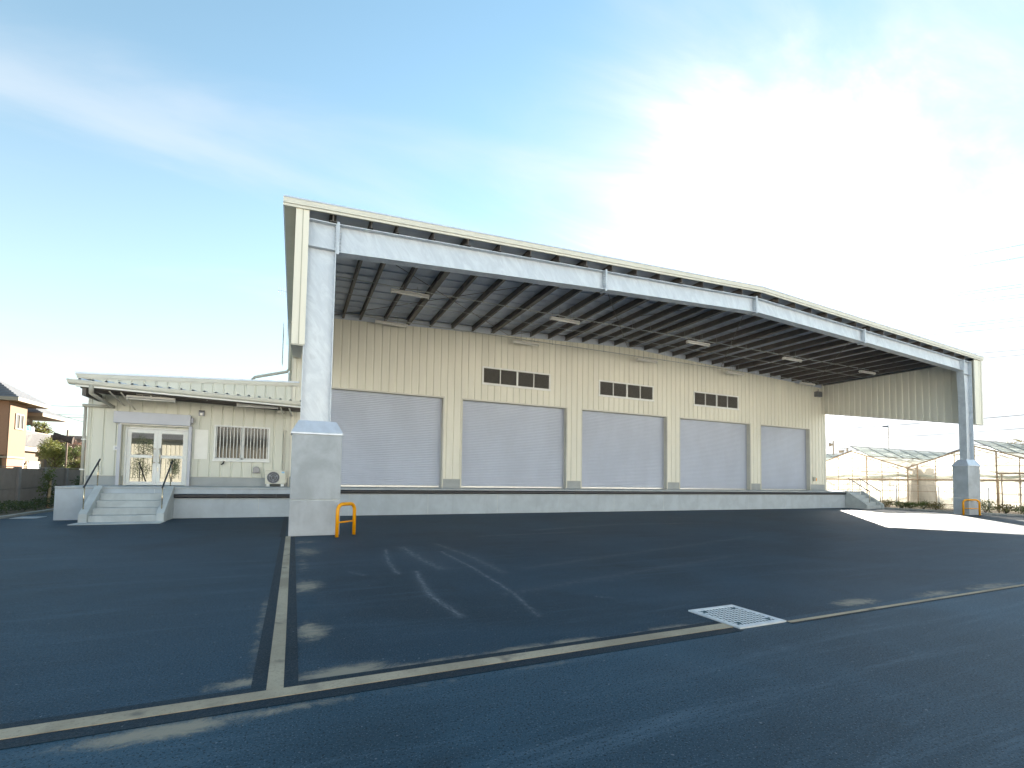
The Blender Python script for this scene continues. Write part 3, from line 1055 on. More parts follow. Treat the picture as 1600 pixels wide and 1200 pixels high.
def bolts(par, x, za, zb, n, sx):
    b = MB()
    for k in range(n):
        z = za + (zb - za) * (k + 0.5) / n
        for dy in (-0.07, 0.07):
            b.tube([(x, YW + dy - 0.03, z), (x + sx * 0.045, YW + dy - 0.03, z)], 0.021, 6)
    b.build('bolt_row', 'galv', par)


def bt(x):
    return zt(x) - 0.385


BD = [(0.55, 0.73), (8.69, 0.60), (15.58, 0.565), (22.31, 0.535), (30.5, 0.54)]


def bd(x):
    for (a, p), (b_, q) in zip(BD[:-1], BD[1:]):
        if x <= b_:
            return p + (q - p) * (x - a) / (b_ - a)
    return BD[-1][1]


for (a, _), (b_, _) in zip(BD[:-1], BD[1:]):
    m_ = MB()
    a0, b0 = a + 0.032, b_ - 0.032
    for y0, y1, side in ((YW - 0.006, YW + 0.006, 'w'), (YW - 0.15, YW + 0.15, 't'), (YW - 0.15, YW + 0.15, 'b')):
        if side == 'w':
            c0, c1 = (bt(a0) - bd(a0) + 0.018, bt(a0) - 0.018), (bt(b0) - bd(b0) + 0.018, bt(b0) - 0.018)
        elif side == 't':
            c0, c1 = (bt(a0) - 0.0178, bt(a0)), (bt(b0) - 0.0178, bt(b0))
        else:
            c0, c1 = (bt(a0) - bd(a0), bt(a0) - bd(a0) + 0.0178), (bt(b0) - bd(b0), bt(b0) - bd(b0) + 0.0178)
        m_.hexa([(a0, y0, c0[0]), (b0, y0, c1[0]), (b0, y1, c1[0]), (a0, y1, c0[0])], [(a0, y0, c0[1]), (b0, y0, c1[1]), (b0, y1, c1[1]), (a0, y1, c0[1])])
    m_.build('beam', 'galv', wh)
for i, (x, d) in enumerate(BD):
    for s in (-1, 1):
        xs_ = sorted((x + s * 0.001, x + s * 0.031))
        p_ = box('splice_plate', 'galv', wh, xs_[0], xs_[1], YW - 0.16, YW + 0.16, bt(x) - d - 0.05, bt(x) + 0.05)
        bolts(p_, x + s * 0.032, bt(x) - d + 0.04, bt(x) - 0.03, 7, s)


def column(x0, x1, zb, ztp, flare):
    c = MB()
    c.box(x0 + 0.02, x1 - 0.02, YW - 0.006, YW + 0.006, zb, ztp)
    for xa, fl in ((x0, flare[0]), (x1 - 0.02, flare[1])):
        if fl:
            zk = ztp - 1.75
            c.box(xa, xa + 0.02, YW - 0.15, YW + 0.15, zb, zk)
            c.hexa([(xa, YW - 0.15, zk), (xa + 0.02, YW - 0.15, zk), (xa + 0.02, YW + 0.15, zk), (xa, YW + 0.15, zk)],
                   [(xa + fl, YW - 0.15, ztp), (xa + 0.02 + fl, YW - 0.15, ztp), (xa + 0.02 + fl, YW + 0.15, ztp), (xa + fl, YW + 0.15, ztp)])
            c.add([(xa + 0.02, YW - 0.006, zk), (xa + 0.02, YW - 0.006, ztp), (xa + fl, YW - 0.006, ztp)], [(0, 1, 2)])
        else:
            c.box(xa, xa + 0.02, YW - 0.15, YW + 0.15, zb, ztp)
    # stiffener and cap plate
    zs = ztp - 0.66
    c.box(x0 + 0.021, x1 - 0.021, YW - 0.14, YW - 0.0065, zs, zs + 0.014)
    c.box(x0, x1, YW - 0.15, YW + 0.15, ztp + 0.0005, ztp + 0.02)
    return c.build('column', 'galv', wh)


column(-0.17, 0.515, 2.70, bt(0.2) - 0.01, (0, 0))
column(30.535, 31.22, 2.70, bt(30.8) - 0.01, (-0.14, 0))
for X0, X1 in ((-0.335, 0.795), (30.25, 31.40)):
    p_ = box('pier', 'pier', wh, X0, X1, -7.985, -7.36, 0.865, 2.43, bevel=0.015)
    box('pier_base', 'pier_base', p_, X0 - 0.004, X1 + 0.004, -7.989, -7.356, 0.0, 0.845, bevel=0.015)
    box('joint_sealant', 'sealant', p_, X0 + 0.004, X1 - 0.004, -7.981, -7.364, 0.8455, 0.8645)
    for dx, zl in ((0.20, 0.07), (0.225, 0.05), (0.40, 0.085)):
        box('form_mark', 'plinth', p_, X0 + dx, X0 + dx + 0.006, -7.9905, -7.9892, 0.825 - zl, 0.825)
    cx0, cx1 = X0 - 0.025, X1 + 0.025
    tx0, tx1 = X0 + 0.135, X1 - 0.145
    cp = MB()
    cp.box(cx0, cx1, -8.01, -7.335, 2.432, 2.47)
    cp.hexa([(cx0, -8.01, 2.4702), (cx1, -8.01, 2.4702), (cx1, -7.335, 2.4702), (cx0, -7.335, 2.4702)], [(tx0, -7.87, 2.77), (tx1, -7.87, 2.77), (tx1, -7.53, 2.77), (tx0, -7.53, 2.77)])
    cp.build('pier_cap', 'pale_steel', p_)


# wing walls with sloping lower edge -------------------------------
def wing_bottom(y):
    return 4.58 + (6.05 - 4.58) * (y + 7.9) / 7.9


# left wing (inner skin in ribbed panels, outer skin plain)
for X0, X1, inner in ((-0.435, -0.18, 1), (31.45, 31.95, -1)):
    yy = [-7.88]
    k = math.ceil(-7.85 / PITCH)
    while k * PITCH < -0.08:
        yy.append(k * PITCH)
        k += 1
    yy.append(-0.055)
    for ya, yb in zip(yy[:-1], yy[1:]):
        if inner < 0:
            xf = lambda u, v, z: (31.45 + 0.02 + v, u, z)
        else:
            xf = lambda u, v, z: (-0.18 - 0.02 - v, u, z)
        ribbed('wing_panel', 'cream', wh, ya, yb, wing_bottom, lambda u: 7.90 if inner > 0 else 7.88, xf, 0.02, PITCH, 0.05, 0.14)
    # core with sloped bottom
    xa, xb = (X0 + 0.03, X1 - 0.045) if inner > 0 else (X0 + 0.045, X1 - 0.03)
    MB().prism([(xa, -7.87, wing_bottom(-7.87) + 0.02), (xa, -0.06, wing_bottom(-0.06) + 0.02), (xa, -0.06, 7.88), (xa, -7.87, 7.88)], (xb - xa, 0, 0)).build('wing_core', 'reveal', wh)
    xo = X0 if inner > 0 else X1 - 0.029
    MB().prism([(xo, -7.87, wing_bottom(-7.87)), (xo, -0.06, wing_bottom(-0.06)), (xo, -0.06, 7.9), (xo, -7.87, 7.9)], (0.029, 0, 0)).build('wing_skin', 'cream', wh)
    # bottom closing flashing
    MB().prism([(X0 - 0.01, -7.93, 4.565), (X0 - 0.01, -7.93, 4.595), (X0 - 0.01, -0.07, 6.065), (X0 - 0.01, -0.07, 6.035)], (X1 - X0 + 0.02, 0, 0)).build('bottom_flashing', 'reveal', wh)
# front returns
for name_, x0, x1 in (('l', -0.435, -0.135), ('r', 31.30, 31.95)):
    xm = -0.275 if name_ == 'l' else 31.72
    box('return_panel', 'cream', wh, x0, xm - 0.012, -7.93, -7.885, 4.60, zt(x1) - 0.22)
    box('return_panel', 'cream', wh, xm + 0.012, x1, -7.93, -7.885, 4.60, zt(x1) - 0.22)
    box('return_seam', 'reveal', wh, xm - 0.0118, xm + 0.0118, -7.915, -7.886, 4.60, zt(x1) - 0.22)
    if name_ == 'r':
        box('corner_trim', 'trim', wh, 31.951, 31.985, -7.955, -7.80, 4.57, zt(x1) - 0.22)
        box('corner_trim', 'trim', wh, 31.86, 31.95, -7.955, -7.9305, 4.57, zt(x1) - 0.22)
# end filler over the column heads so that the return reads as a box
box('return_back', 'reveal', wh, -0.43, -0.19, -7.884, -7.86, 4.60, 7.9)

# downpipes and ladder on the left flank
def pipe(pts, r, par, mat='pvc', name='downpipe', n=10):
    return MB().tube(pts, r, n).build(name, mat, par, True)


pipe([(-0.60, 1.2, 7.75), (-0.58, 1.2, 5.82), (-0.66, 1.25, 5.70), (-1.85, 1.6, 5.42), (-1.95, 1.62, 5.30)], 0.06, wh)
pipe([(-0.55, 0.9, 5.60), (-0.55, 0.9, 4.85)], 0.06, wh)
b = MB()
for dx in (0.0, 0.3):
    b.tube([(-0.92 + dx * 0.05, 3.2 + dx, 6.4), (-0.92 + dx * 0.05, 3.2 + dx, 8.3)], 0.018, 6)
for k in range(6):
    b.tube([(-0.92, 3.2, 6.5 + k * 0.3), (-0.9, 3.5, 6.5 + k * 0.3)], 0.012, 6)
b.build('ladder', 'alu', wh)

# wall-mounted odds on the hall front
u = thing('vent_box', 'small grey box at the top right corner of the front wall under the canopy', 'vent box', (30.95, -0.06, 7.3))
box('casing', 'grey_hood', u, 30.68, 31.18, -0.28, -0.04, 7.12, 7.46, bevel=0.02)
MB().tube([(30.93, -0.16, 7.46), (30.93, -0.16, 7.62)], 0.03, 8).build('bracket', 'conduit', u)
u = thing('switch_box', 'small grey and orange switch box right of the last roller shutter', 'switch box', (30.6, -0.06, 1.75))
box('casing', 'reveal', u, 30.42, 30.62, -0.14, -0.03, 1.60, 1.86, bevel=0.01)
box('orange_button', 'orange', u, 30.626, 30.72, -0.13, -0.03, 1.62, 1.80, bevel=0.01)


# ------------------------------------------------------------------ batten lights
def batten(label, loc, group, L=1.32):
    x, y, z = loc
    t_ = thing('batten_light', label, 'light', loc, group)
    b = MB()
    b.prism([(x - L / 2, y - 0.11, z + 0.0), (x - L / 2, y - 0.05, z + 0.075), (x - L / 2, y + 0.05, z + 0.075), (x - L / 2, y + 0.11, z + 0.0)], (L, 0, 0))
    b.box(x - L / 2, x - L / 2 + 0.02, y - 0.06, y + 0.06, z - 0.07, z - 0.0005)
    b.box(x + L / 2 - 0.02, x + L / 2, y - 0.06, y + 0.06, z - 0.07, z - 0.0005)
    b.build('housing', 'lamp', t_)
    MB().tube([(x - L / 2 + 0.02, y - 0.0, z - 0.038), (x + L / 2 - 0.02, y, z - 0.038)], 0.019, 8).build('tube', 'lamp_tube', t_, True)
    h = MB()
    for dx in (-0.25, 0.25):
        h.tube([(x + dx, y, z + 0.075), (x + dx, y, z + 0.26)], 0.009, 5)
    h.build('hanger', 'conduit', t_)
    return t_


ORD = ['first from the left', 'second from the left', 'third from the left', 'fourth from the left', 'last on the right']
LXS = [3.22, 9.44, 16.55, 23.0, 29.35]
bl = None
for row, (yy_, zz_) in enumerate(((-4.0, 7.80), (-0.5, 7.76))):
    for k, x in enumerate(LXS):
        lab = ('white batten light hung mid canopy, %s of its row' if row == 0 else 'white batten light hung beside the front wall top, %s of its row') % ORD[k]
        gr = 'batten lights hung under the middle of the canopy' if row == 0 else 'batten lights hung along the front wall'
        if bl is None:
            bl = batten(lab, (x, yy_, zz_), gr)
        else:
            c_ = copy_thing(bl, (x, yy_, zz_), lab)
            c_['group'] = gr
# long hangers up to the roof for the middle row
b = MB()
for k, x in enumerate(LXS):
    for yy_ in (-4.0, -0.5):
        for dx in (-0.25, 0.25):
            b.tube([(x + dx, yy_, 8.0), (x + dx, yy_, zt(x + dx) - 0.2)], 0.007, 4)
b.build('lamp_hanger', 'conduit', wh)

# ------------------------------------------------------------------ orange guard rails


def guard(label, p0, p1):
    p0, p1 = Vector(p0), Vector(p1)
    d = (p1 - p0).normalized()
    c_ = (p0 + p1) / 2
    t_ = thing('guard_rail', label, 'guard rail', c_, 'orange guard rails at the pier corners')
    r, H, rc = 0.042, 0.765, 0.17
    pts = [p0, p0 + Vector((0, 0, H - rc))]
    for k in range(1, 7):
        a = math.pi / 2 * k / 6
        pts.append(p0 + d * rc * (1 - math.cos(a)) + Vector((0, 0, H - rc + rc * math.sin(a))))
    for k in range(0, 7):
        a = math.pi / 2 * k / 6
        pts.append(p1 - d * rc * (1 - math.sin(a)) + Vector((0, 0, H - rc + rc * math.cos(a))))
    pts.append(p1)
    MB().tube(pts, r, 14).build('hoop', 'orange', t_, True)
    MB().tube([p0 + Vector((0, 0, 0.34)), p1 + Vector((0, 0, 0.34))], 0.02, 10).build('crossbar', 'orange', t_, True)


guard('orange hoop guard rail at the corner of the near left concrete pier', (0.705, -8.43, 0), (1.14, -7.96, 0))
guard('orange hoop guard rail at the corner of the far right concrete pier', (30.0, -7.86, 0), (30.6, -8.24, 0))

# ------------------------------------------------------------------ office annex
of = thing('office_annex', 'low cream office annex with glass double doors left of the canopy', 'office', (-3.5, 0, 0))


def gz(x):          # gutter top line
    return 4.29 - 0.029 * (x + 6.71)


def uf(x):          # upper fascia top line
    return 4.75 + 0.0497 * (x + 7.02)


DO = (-5.60, -3.76, 3.02)      # door opening
WO = (-2.97, -1.14, 1.92, 3.24)
edges = {-6.60, -0.475, DO[0], DO[1], WO[0], WO[1]}
PO = 0.345
k = math.ceil(-6.58 / PO)
while k * PO < -0.5:
    edges.add(round(k * PO, 4))
    k += 1
edges = sorted(edges)
ee = [edges[0]]
for e in edges[1:]:
    if e - ee[-1] > 1e-3:
        ee.append(e)
for xa, xb in zip(ee[:-1], ee[1:]):
    xm = (xa + xb) / 2
    segs = [(1.34, None)]
    if DO[0] < xm < DO[1]:
        segs = [(DO[2], None)]
    elif WO[0] < xm < WO[1]:
        segs = [(1.34, WO[2]), (WO[3], None)]
    for z0, z1 in segs:
        ribbed('wall_panel', 'office_cream', of, xa, xb, z0, (lambda q, z=z1: z) if z1 else (lambda q: uf(q) - 0.12), None, 0.02, PO, 0.03, 0.05)
box('wall', 'reveal', of, -6.6, DO[0], 0.0225, 0.2, 1.0, 4.5)
box('wall', 'reveal', of, DO[1], WO[0], 0.0225, 0.2, 1.0, 4.5)
box('wall', 'reveal', of, WO[1], -0.475, 0.0225, 0.2, 1.0, 4.5)
box('wall', 'reveal', of, WO[0] + .001, WO[1] - .001, 0.0225, 0.2, 1.0, WO[2])
box('wall', 'reveal', of, WO[0] + .001, WO[1] - .001, 0.0225, 0.2, WO[3], 4.5)
box('wall', 'reveal', of, DO[0] + .001, DO[1] - .001, 0.0225, 0.2, DO[2], 4.5)
box('interior_shade_sheet', 'interior_shade', of, -6.5, -0.5, 0.9, 0.95, 1.0, 4.5)  # upright dark sheet behind doors and window, painted as the unlit room
box('side_wall', 'office_cream', of, -6.6, -6.45, 0.201, 12, 0.0, 4.7)
box('back_wall', 'office_cream', of, -6.6, -0.45, 11.8, 12, 0.0, 4.9)
box('corner_trim', 'trim', of, -6.64, -6.601, -0.045, 0.12, 1.0, 4.5)
for a, b_ in ((-6.6, DO[0] - 0.04), (DO[1] + 0.04, -0.475)):
    box('plinth', 'plinth', of, a, b_, -0.02, 0.022, 1.0, 1.315)
    box('drip_trim', 'trim', of, a, b_, -0.05, 0.021, 1.316, 1.338)
# upper fascia and roof
for nm, mt, y0, y1, d0, d1 in (('fascia_cap', 'pale_steel', -0.09, 0.06, -0.012, 0.05), ('fascia', 'trim', -0.07, 0.05, 0.051, 0.155), ('fascia_lip', 'trim', -0.05, 0.05, 0.156, 0.20)):
    xa, xb = -7.02, -0.19
    xa2 = xa + (0 if d1 < 0.1 else 0.06 if d1 < .16 else 0.10)
    MB().hexa([(xa2, y0, uf(xa) - d1), (xb, y0, uf(xb) - d1), (xb, y1, uf(xb) - d1), (xa2, y1, uf(xa) - d1)], [(xa, y0, uf(xa) - d0), (xb, y0, uf(xb) - d0), (xb, y1, uf(xb) - d0), (xa, y1, uf(xa) - d0)]).build(nm, mt, of)
MB().hexa([(-7.0, 0.061, uf(-7) - 0.1), (-0.43, 0.061, uf(-.43) - 0.1), (-0.43, 12.2, uf(-.43) - 0.1), (-7.0, 12.2, uf(-7) - 0.1)], [(-7.0, 0.061, uf(-7) - 0.02), (-0.43, 0.061, uf(-.43) - 0.02), (-0.43, 12.2, uf(-.43) - 0.02), (-7.0, 12.2, uf(-7) - 0.02)]).build('roof', 'roof_top', of)
# entrance canopy: gutter, deck with ridges, dark framing
CY = -1.60
xa, xb = -6.72, -0.10
prof = [(0.0, 0.0), (-0.012, -0.03), (0.0, -0.11), (0.035, -0.15), (0.16, -0.16), (0.16, 0.0)]
P0 = [(xa + 0.25 * max(0, -q[1]), CY + q[0], gz(xa) + q[1]) for q in prof]
P1 = [(xb, CY + q[0], gz(xb) + q[1]) for q in prof]
n = len(prof)
MB().add(P0 + P1, [tuple(range(n)), tuple(range(2 * n - 1, n - 1, -1))] + [(i, n + i, n + (i + 1) % n, (i + 1) % n) for i in range(n)]).build('gutter', 'trim', of)
MB().hexa([(xa + .2, CY + 0.05, gz(xa) - 0.21), (xb, CY + 0.05, gz(xb) - 0.21), (xb, CY + 0.15, gz(xb) - 0.21), (xa + .2, CY + 0.15, gz(xa) - 0.21)], [(xa + .2, CY + 0.05, gz(xa) - 0.161), (xb, CY + 0.05, gz(xb) - 0.161), (xb, CY + 0.15, gz(xb) - 0.161), (xa + .2, CY + 0.15, gz(xa) - 0.161)]).build('gutter_lip', 'board', of)
b = MB()
k = 0
x = xa + 0.05
prs = []
while x < xb - 0.02:
    prs += [(x, 0.0), (x + 0.20, 0.0), (x + 0.245, 0.075), (x + 0.285, 0.075), (x + 0.33, 0.0)]
    x += 0.33
vs = []
for px_, dz in prs:
    vs += [(px_, CY + 0.02, gz(px_) - 0.02 + dz), (px_, -0.055, gz(px_) + 0.10 + dz)]
b.add(vs, [(2 * i, 2 * i + 2, 2 * i + 3, 2 * i + 1) for i in range(len(prs) - 1)])
dk = b.build('canopy_deck', 'pale_steel', of)
so_ = dk.modifiers.new('thickness', 'SOLIDIFY')
so_.thickness = 0.004
MB().hexa([(xa + .22, CY + 0.161, gz(xa) - 0.12), (xb, CY + 0.161, gz(xb) - 0.12), (xb, -0.055, gz(xb) - 0.0), (xa + .22, -0.055, gz(xa) - 0.0)], [(xa + .22, CY + 0.161, gz(xa) - 0.06), (xb, CY + 0.161, gz(xb) - 0.06), (xb, -0.055, gz(xb) + 0.06), (xa + .22, -0.055, gz(xa) + 0.06)]).build('soffit', 'dark_steel', of)
for y0 in (CY + 0.30, CY + 0.75, CY + 1.2):
    MB().hexa([(xa + .25, y0, gz(xa) - 0.23), (xb, y0, gz(xb) - 0.23), (xb, y0 + 0.06, gz(xb) - 0.23), (xa + .25, y0 + 0.06, gz(xa) - 0.23)], [(xa + .25, y0, gz(xa) - 0.115), (xb, y0, gz(xb) - 0.115), (xb, y0 + 0.06, gz(xb) - 0.115), (xa + .25, y0 + 0.06, gz(xa) - 0.115)]).build('canopy_purlin', 'dark_steel', of)
for x in (-6.38,):
    box('canopy_rafter', 'dark_steel', of, x, x + 0.1, CY + 0.17, -0.06, gz(x) - 0.46, gz(x) - 0.232)
for x in (-5.75, -5.45, -0.78, -0.5):
    MB().tube([(x, CY + 0.35, gz(x) - 0.24), (x + 0.1, -0.08, 3.62 + (0.12 if x < -5.6 or x > -.6 else 0))], 0.028, 4).build('brace', 'trim', of)
# canopy downpipe
pipe([(-6.12, CY + 0.07, gz(-6.1) - 0.10), (-6.12, CY + 0.07, 3.90)], 0.065, of)
pipe([(-6.13, CY + 0.07, 3.89), (-5.95, -0.12, 3.66)], 0.055, of)
pipe([(-5.90, -0.12, 3.66), (-6.76, -0.12, 3.66)], 0.05, of)
pipe([(-6.70, -0.05, 3.66), (-6.70, -0.05, 0.95)], 0.045, of)
box('pipe_clip', 'white', of, -6.76, -6.64, -0.10, 0.0, 2.5, 2.54)
box('pipe_clip', 'white', of, -6.76, -6.64, -0.10, 0.0, 1.5, 1.54)
# conduit under the canopy
b = MB()
b.tube([(-5.1, -1.05, 4.03), (-0.45, -1.05, 3.99)], 0.012, 6)
for x in (-4.7, -3.1, -1.6, -0.7):
    b.box(x - 0.02, x + 0.02, -1.08, -1.02, 3.98, 4.10)
b.build('conduit', 'board', of)
# double glass doors
dr = MB()
dr.box(DO[0], DO[0] + 0.055, -0.01, 0.12, 1.0, DO[2] - 0.06)
dr.box(DO[1] - 0.055, DO[1], -0.01, 0.12, 1.0, DO[2] - 0.06)
dr.box(DO[0], DO[1], -0.01, 0.12, DO[2] - 0.059, DO[2])
dr.build('door_frame', 'white', of, bevel=0.004)
xm = (DO[0] + DO[1]) / 2
for x0, x1, hs in ((DO[0] + 0.058, xm - 0.003, 1), (xm + 0.003, DO[1] - 0.058, -1)):
    d_ = MB()
    z0, z1 = 1.012, DO[2] - 0.065
    st = 0.11
    d_.box(x0, x0 + st, 0.02, 0.07, z0, z1)
    d_.box(x1 - st, x1, 0.02, 0.07, z0, z1)
    for za, zb in ((z0, z0 + 0.12), (1.96, 2.06), (z1 - 0.12, z1)):
        d_.box(x0 + st + .0005, x1 - st - .0005, 0.02, 0.07, za, zb)
    do = d_.build('door', 'white', of, bevel=0.004)
    box('pane', 'glass', do, x0 + st, x1 - st, 0.042, 0.05, z0 + 0.12, 1.96)
    box('pane', 'glass', do, x0 + st, x1 - st, 0.042, 0.05, 2.06, z1 - 0.12)
    hx = (x1 - 0.10) if hs > 0 else (x0 + 0.10)
    h = MB().tube([(hx, -0.06, 1.76), (hx, -0.06, 2.32)], 0.014, 8)
    for z in (1.80, 2.28):
        h.tube([(hx, -0.06, z), (hx + hs * 0.06, 0.02, z)], 0.011, 6)
    h.build('handle', 'brass', do, True)
    for z in (1.25, 2.0, 2.75):
        hx2 = x0 + 0.004 if hs > 0 else x1 - 0.034
        box('hinge', 'board', do, hx2, hx2 + 0.03, 0.004, 0.0195, z - 0.06, z + 0.06)
box('lock', 'alu', of, xm + 0.02, xm + 0.06, 0.008, 0.0195, 1.50, 1.62)
# shutter box and rails over the doors
sb = box('shutter_box', 'greybox', of, -5.87, -3.68, -0.32, -0.032, 3.12, 3.51, bevel=0.008)
box('shutter_slot', 'board', sb, -5.70, -3.74, -0.22, -0.12, 3.075, 3.118)
box('motor', 'grey_hood', sb, -3.679, -3.61, -0.24, -0.06, 3.24, 3.42)
for x in (-5.76, -3.74):
    box('guide_rail', 'greybox', of, x, x + 0.09, -0.20, -0.032, 1.0, 3.118)
for x in (-5.67, -3.752):
    box('door_jamb', 'reveal', of, x, x + 0.012, -0.19, -0.011, 1.0, 3.07)
# barred window
wf = MB()
t_ = 0.06
wf.box(WO[0], WO[1], -0.06, 0.06, WO[3] - t_, WO[3])
wf.box(WO[0] - 0.02, WO[1] + 0.02, -0.10, 0.06, WO[2] - 0.02, WO[2] + t_)
wf.box(WO[0], WO[0] + t_, -0.058, 0.06, WO[2] + t_ + .001, WO[3] - t_ - .001)
wf.box(WO[1] - t_, WO[1], -0.058, 0.06, WO[2] + t_ + .001, WO[3] - t_ - .001)
wm = (WO[0] + WO[1]) / 2
wf.box(wm - 0.035, wm + 0.035, -0.02, 0.05, WO[2] + t_ + .001, WO[3] - t_ - .001)
wo_ = wf.build('window', 'white', of, bevel=0.003)
box('pane', 'dark_glass', wo_, WO[0] + t_, wm - 0.036, 0.03, 0.036, WO[2] + t_ + 0.07, WO[3] - t_)
box('pane', 'dark_glass', wo_, wm + 0.036, WO[1] - t_, 0.012, 0.018, WO[2] + t_ + 0.06, WO[3] - t_)
box('sash_rail', 'white', wo_, WO[0] + t_, WO[1] - t_, -0.02, 0.04, WO[2] + t_ + .001, WO[2] + t_ + 0.058)
pb = None
for k in range(16):
    x = WO[0] + t_ + 0.03 + k * (WO[1] - WO[0] - 2 * t_ - 0.06) / 15
    if pb is None:
        pb = box('bar', 'white', wo_, x - 0.011, x + 0.011, -0.085, -0.062, WO[2] + 0.04, WO[3] - 0.02)
        xb0 = x
    else:
        share(pb, x - xb0)

# small things on the office wall
u = thing('wall_lamp', 'small dark bulkhead lamp on the office wall above the white board', 'wall lamp', (-3.38, -0.05, 3.62))
box('backplate', 'black', u, -3.47, -3.30, -0.05, -0.03, 3.53, 3.74)
MB().prism([(-3.47, -0.051, 3.53), (-3.47, -0.15, 3.53), (-3.47, -0.15, 3.66), (-3.47, -0.11, 3.73), (-3.47, -0.051, 3.74)], (0.17, 0, 0)).build('hood', 'grey_hood', u)
box('lens', 'lamp_tube', u, -3.42, -3.35, -0.158, -0.1505, 3.54, 3.62)
u = thing('notice_board', 'blank cream white board on the office wall between doors and window', 'notice board', (-3.36, -0.04, 1.96))
box('sheet', 'board', u, -3.57, -3.155, -0.05, -0.035, 1.965, 3.035, bevel=0.003)
box('backing', 'greybox', u, -3.56, -3.165, -0.0345, -0.029, 1.975, 3.025)
u = thing('vent_hood', 'rounded grey vent hood on the office wall below the window', 'vent hood', (-1.55, -0.05, 1.6))
pr = [(-1.665, 1.50)] + [(-1.555 + 0.11 * math.cos(math.pi - a * math.pi / 8), 1.63 + 0.11 * math.sin(math.pi - a * math.pi / 8)) for a in range(9)] + [(-1.445, 1.50)]
MB().prism([(x, -0.16, z) for x, z in pr], (0, 0.12, 0)).build('cowl', 'grey_hood', u, False, 0.02)
box('flange', 'grey_hood', u, -1.69, -1.42, -0.038, -0.029, 1.485, 1.52)
u = thing('entry_keypad', 'small white keypad with dark screen on the wall left of the doors', 'keypad', (-5.79, -0.05, 2.27))
box('body', 'white', u, -5.90, -5.79, -0.06, -0.03, 2.19, 2.35, bevel=0.005)
box('screen', 'greybox', u, -5.85, -5.795, -0.064, -0.0605, 2.22, 2.31)
u = thing('wall_tap', 'little black pipe bend on the office wall under the barred window', 'pipe outlet', (-2.62, -0.05, 1.88))
MB().tube([(-2.62, -0.03, 1.93), (-2.62, -0.09, 1.91), (-2.63, -0.10, 1.84), (-2.70, -0.14, 1.78)], 0.026, 8).build('pipe', 'black', u, True)
u = thing('junction_box', 'pale junction box at the top of the office wall beside the galvanised column', 'junction box', (-0.8, -0.05, 3.9))
box('casing', 'reveal', u, -0.93, -0.66, -0.16, -0.03, 3.80, 3.95, bevel=0.008)
box('lid', 'board', u, -0.92, -0.67, -0.172, -0.1605, 3.81, 3.90)
for k, (x, lab) in enumerate(((-4.68, 'white batten light under the office canopy above the glass doors'), (-1.53, 'white batten light under the office canopy above the barred window'))):
    c_ = copy_thing(bl, (x, -1.05, 3.90), lab)
    c_['group'] = 'batten lights under the office canopy'

# air conditioner outdoor unit
ax0, ax1, ay0, ay1, az0, az1 = -1.235, -0.545, -0.42, -0.12, 1.095, 1.605
ac = thing('air_conditioner', 'ivory air conditioner outdoor unit with dark fan grille on the office dock', 'air conditioner', (-0.89, -0.27, 1.0))
box('casing', 'ac', ac, ax0, ax1, ay0, ay1, az0, az1, bevel=0.02)
cx, cz_, rr = ax0 + 0.275, (az0 + az1) / 2 - 0.01, 0.215
MB().tube([(cx, ay0 - 0.012, cz_), (cx, ay0 + 0.02, cz_)], rr, 32).build('fan_opening', 'black', ac)
b = MB()
for q in (0.07, 0.14, 0.212):
    b.tube([(cx + q * math.cos(2 * math.pi * k / 24), ay0 - 0.02, cz_ + q * math.sin(2 * math.pi * k / 24)) for k in range(25)], 0.004, 4, None, False)
for k in range(-5, 6):
    o_ = k * 0.038
    h = math.sqrt(max(0.0, rr * rr - o_ * o_))
    b.tube([(cx + o_, ay0 - 0.021, cz_ - h), (cx + o_, ay0 - 0.021, cz_ + h)], 0.003, 4)
    b.tube([(cx - h, ay0 - 0.021, cz_ + o_), (cx + h, ay0 - 0.021, cz_ + o_)], 0.003, 4)
b.build('fan_grille', 'greybox', ac)
b = MB()
for k in range(3):
    a = 2 * math.pi * k / 3 + 0.5
    b.add([(cx + 0.03 * math.cos(a), ay0 - 0.0135, cz_ + 0.03 * math.sin(a)), (cx + 0.17 * math.cos(a - 0.22), ay0 - 0.0135, cz_ + 0.17 * math.sin(a - 0.22)), (cx + 0.17 * math.cos(a + 0.22), ay0 - 0.0135, cz_ + 0.17 * math.sin(a + 0.22))], [(0, 1, 2)])
b.build('fan_blades', 'grey_hood', ac)
box('sticker', 'sticker', ac, ax1 - 0.14, ax1 - 0.04, ay0 - 0.003, ay0 - 0.0005, az1 - 0.10, az1 - 0.04)
box('valve_cover', 'ac', ac, ax1 + 0.0005, ax1 + 0.05, ay0 + 0.06, ay1 - 0.03, az0 + 0.06, az0 + 0.26, bevel=0.01)
for x in (ax0 + 0.05, ax1 - 0.16):
    box('foot', 'white', ac, x, x + 0.11, ay0 - 0.02, ay1 + 0.04, 1.003, 1.094, bevel=0.01)
u = thing('pipe_cover', 'beige vertical pipe duct with domed cap rising behind the air conditioner', 'pipe duct', (-0.63, -0.05, 1.3))
box('duct', 'pvc', u, -0.665, -0.60, -0.10, -0.03, 1.35, 3.08, bevel=0.008)
MB().tube([(-0.632, -0.03, 3.12), (-0.632, -0.115, 3.12)], 0.065, 14).build('cap', 'pvc', u)

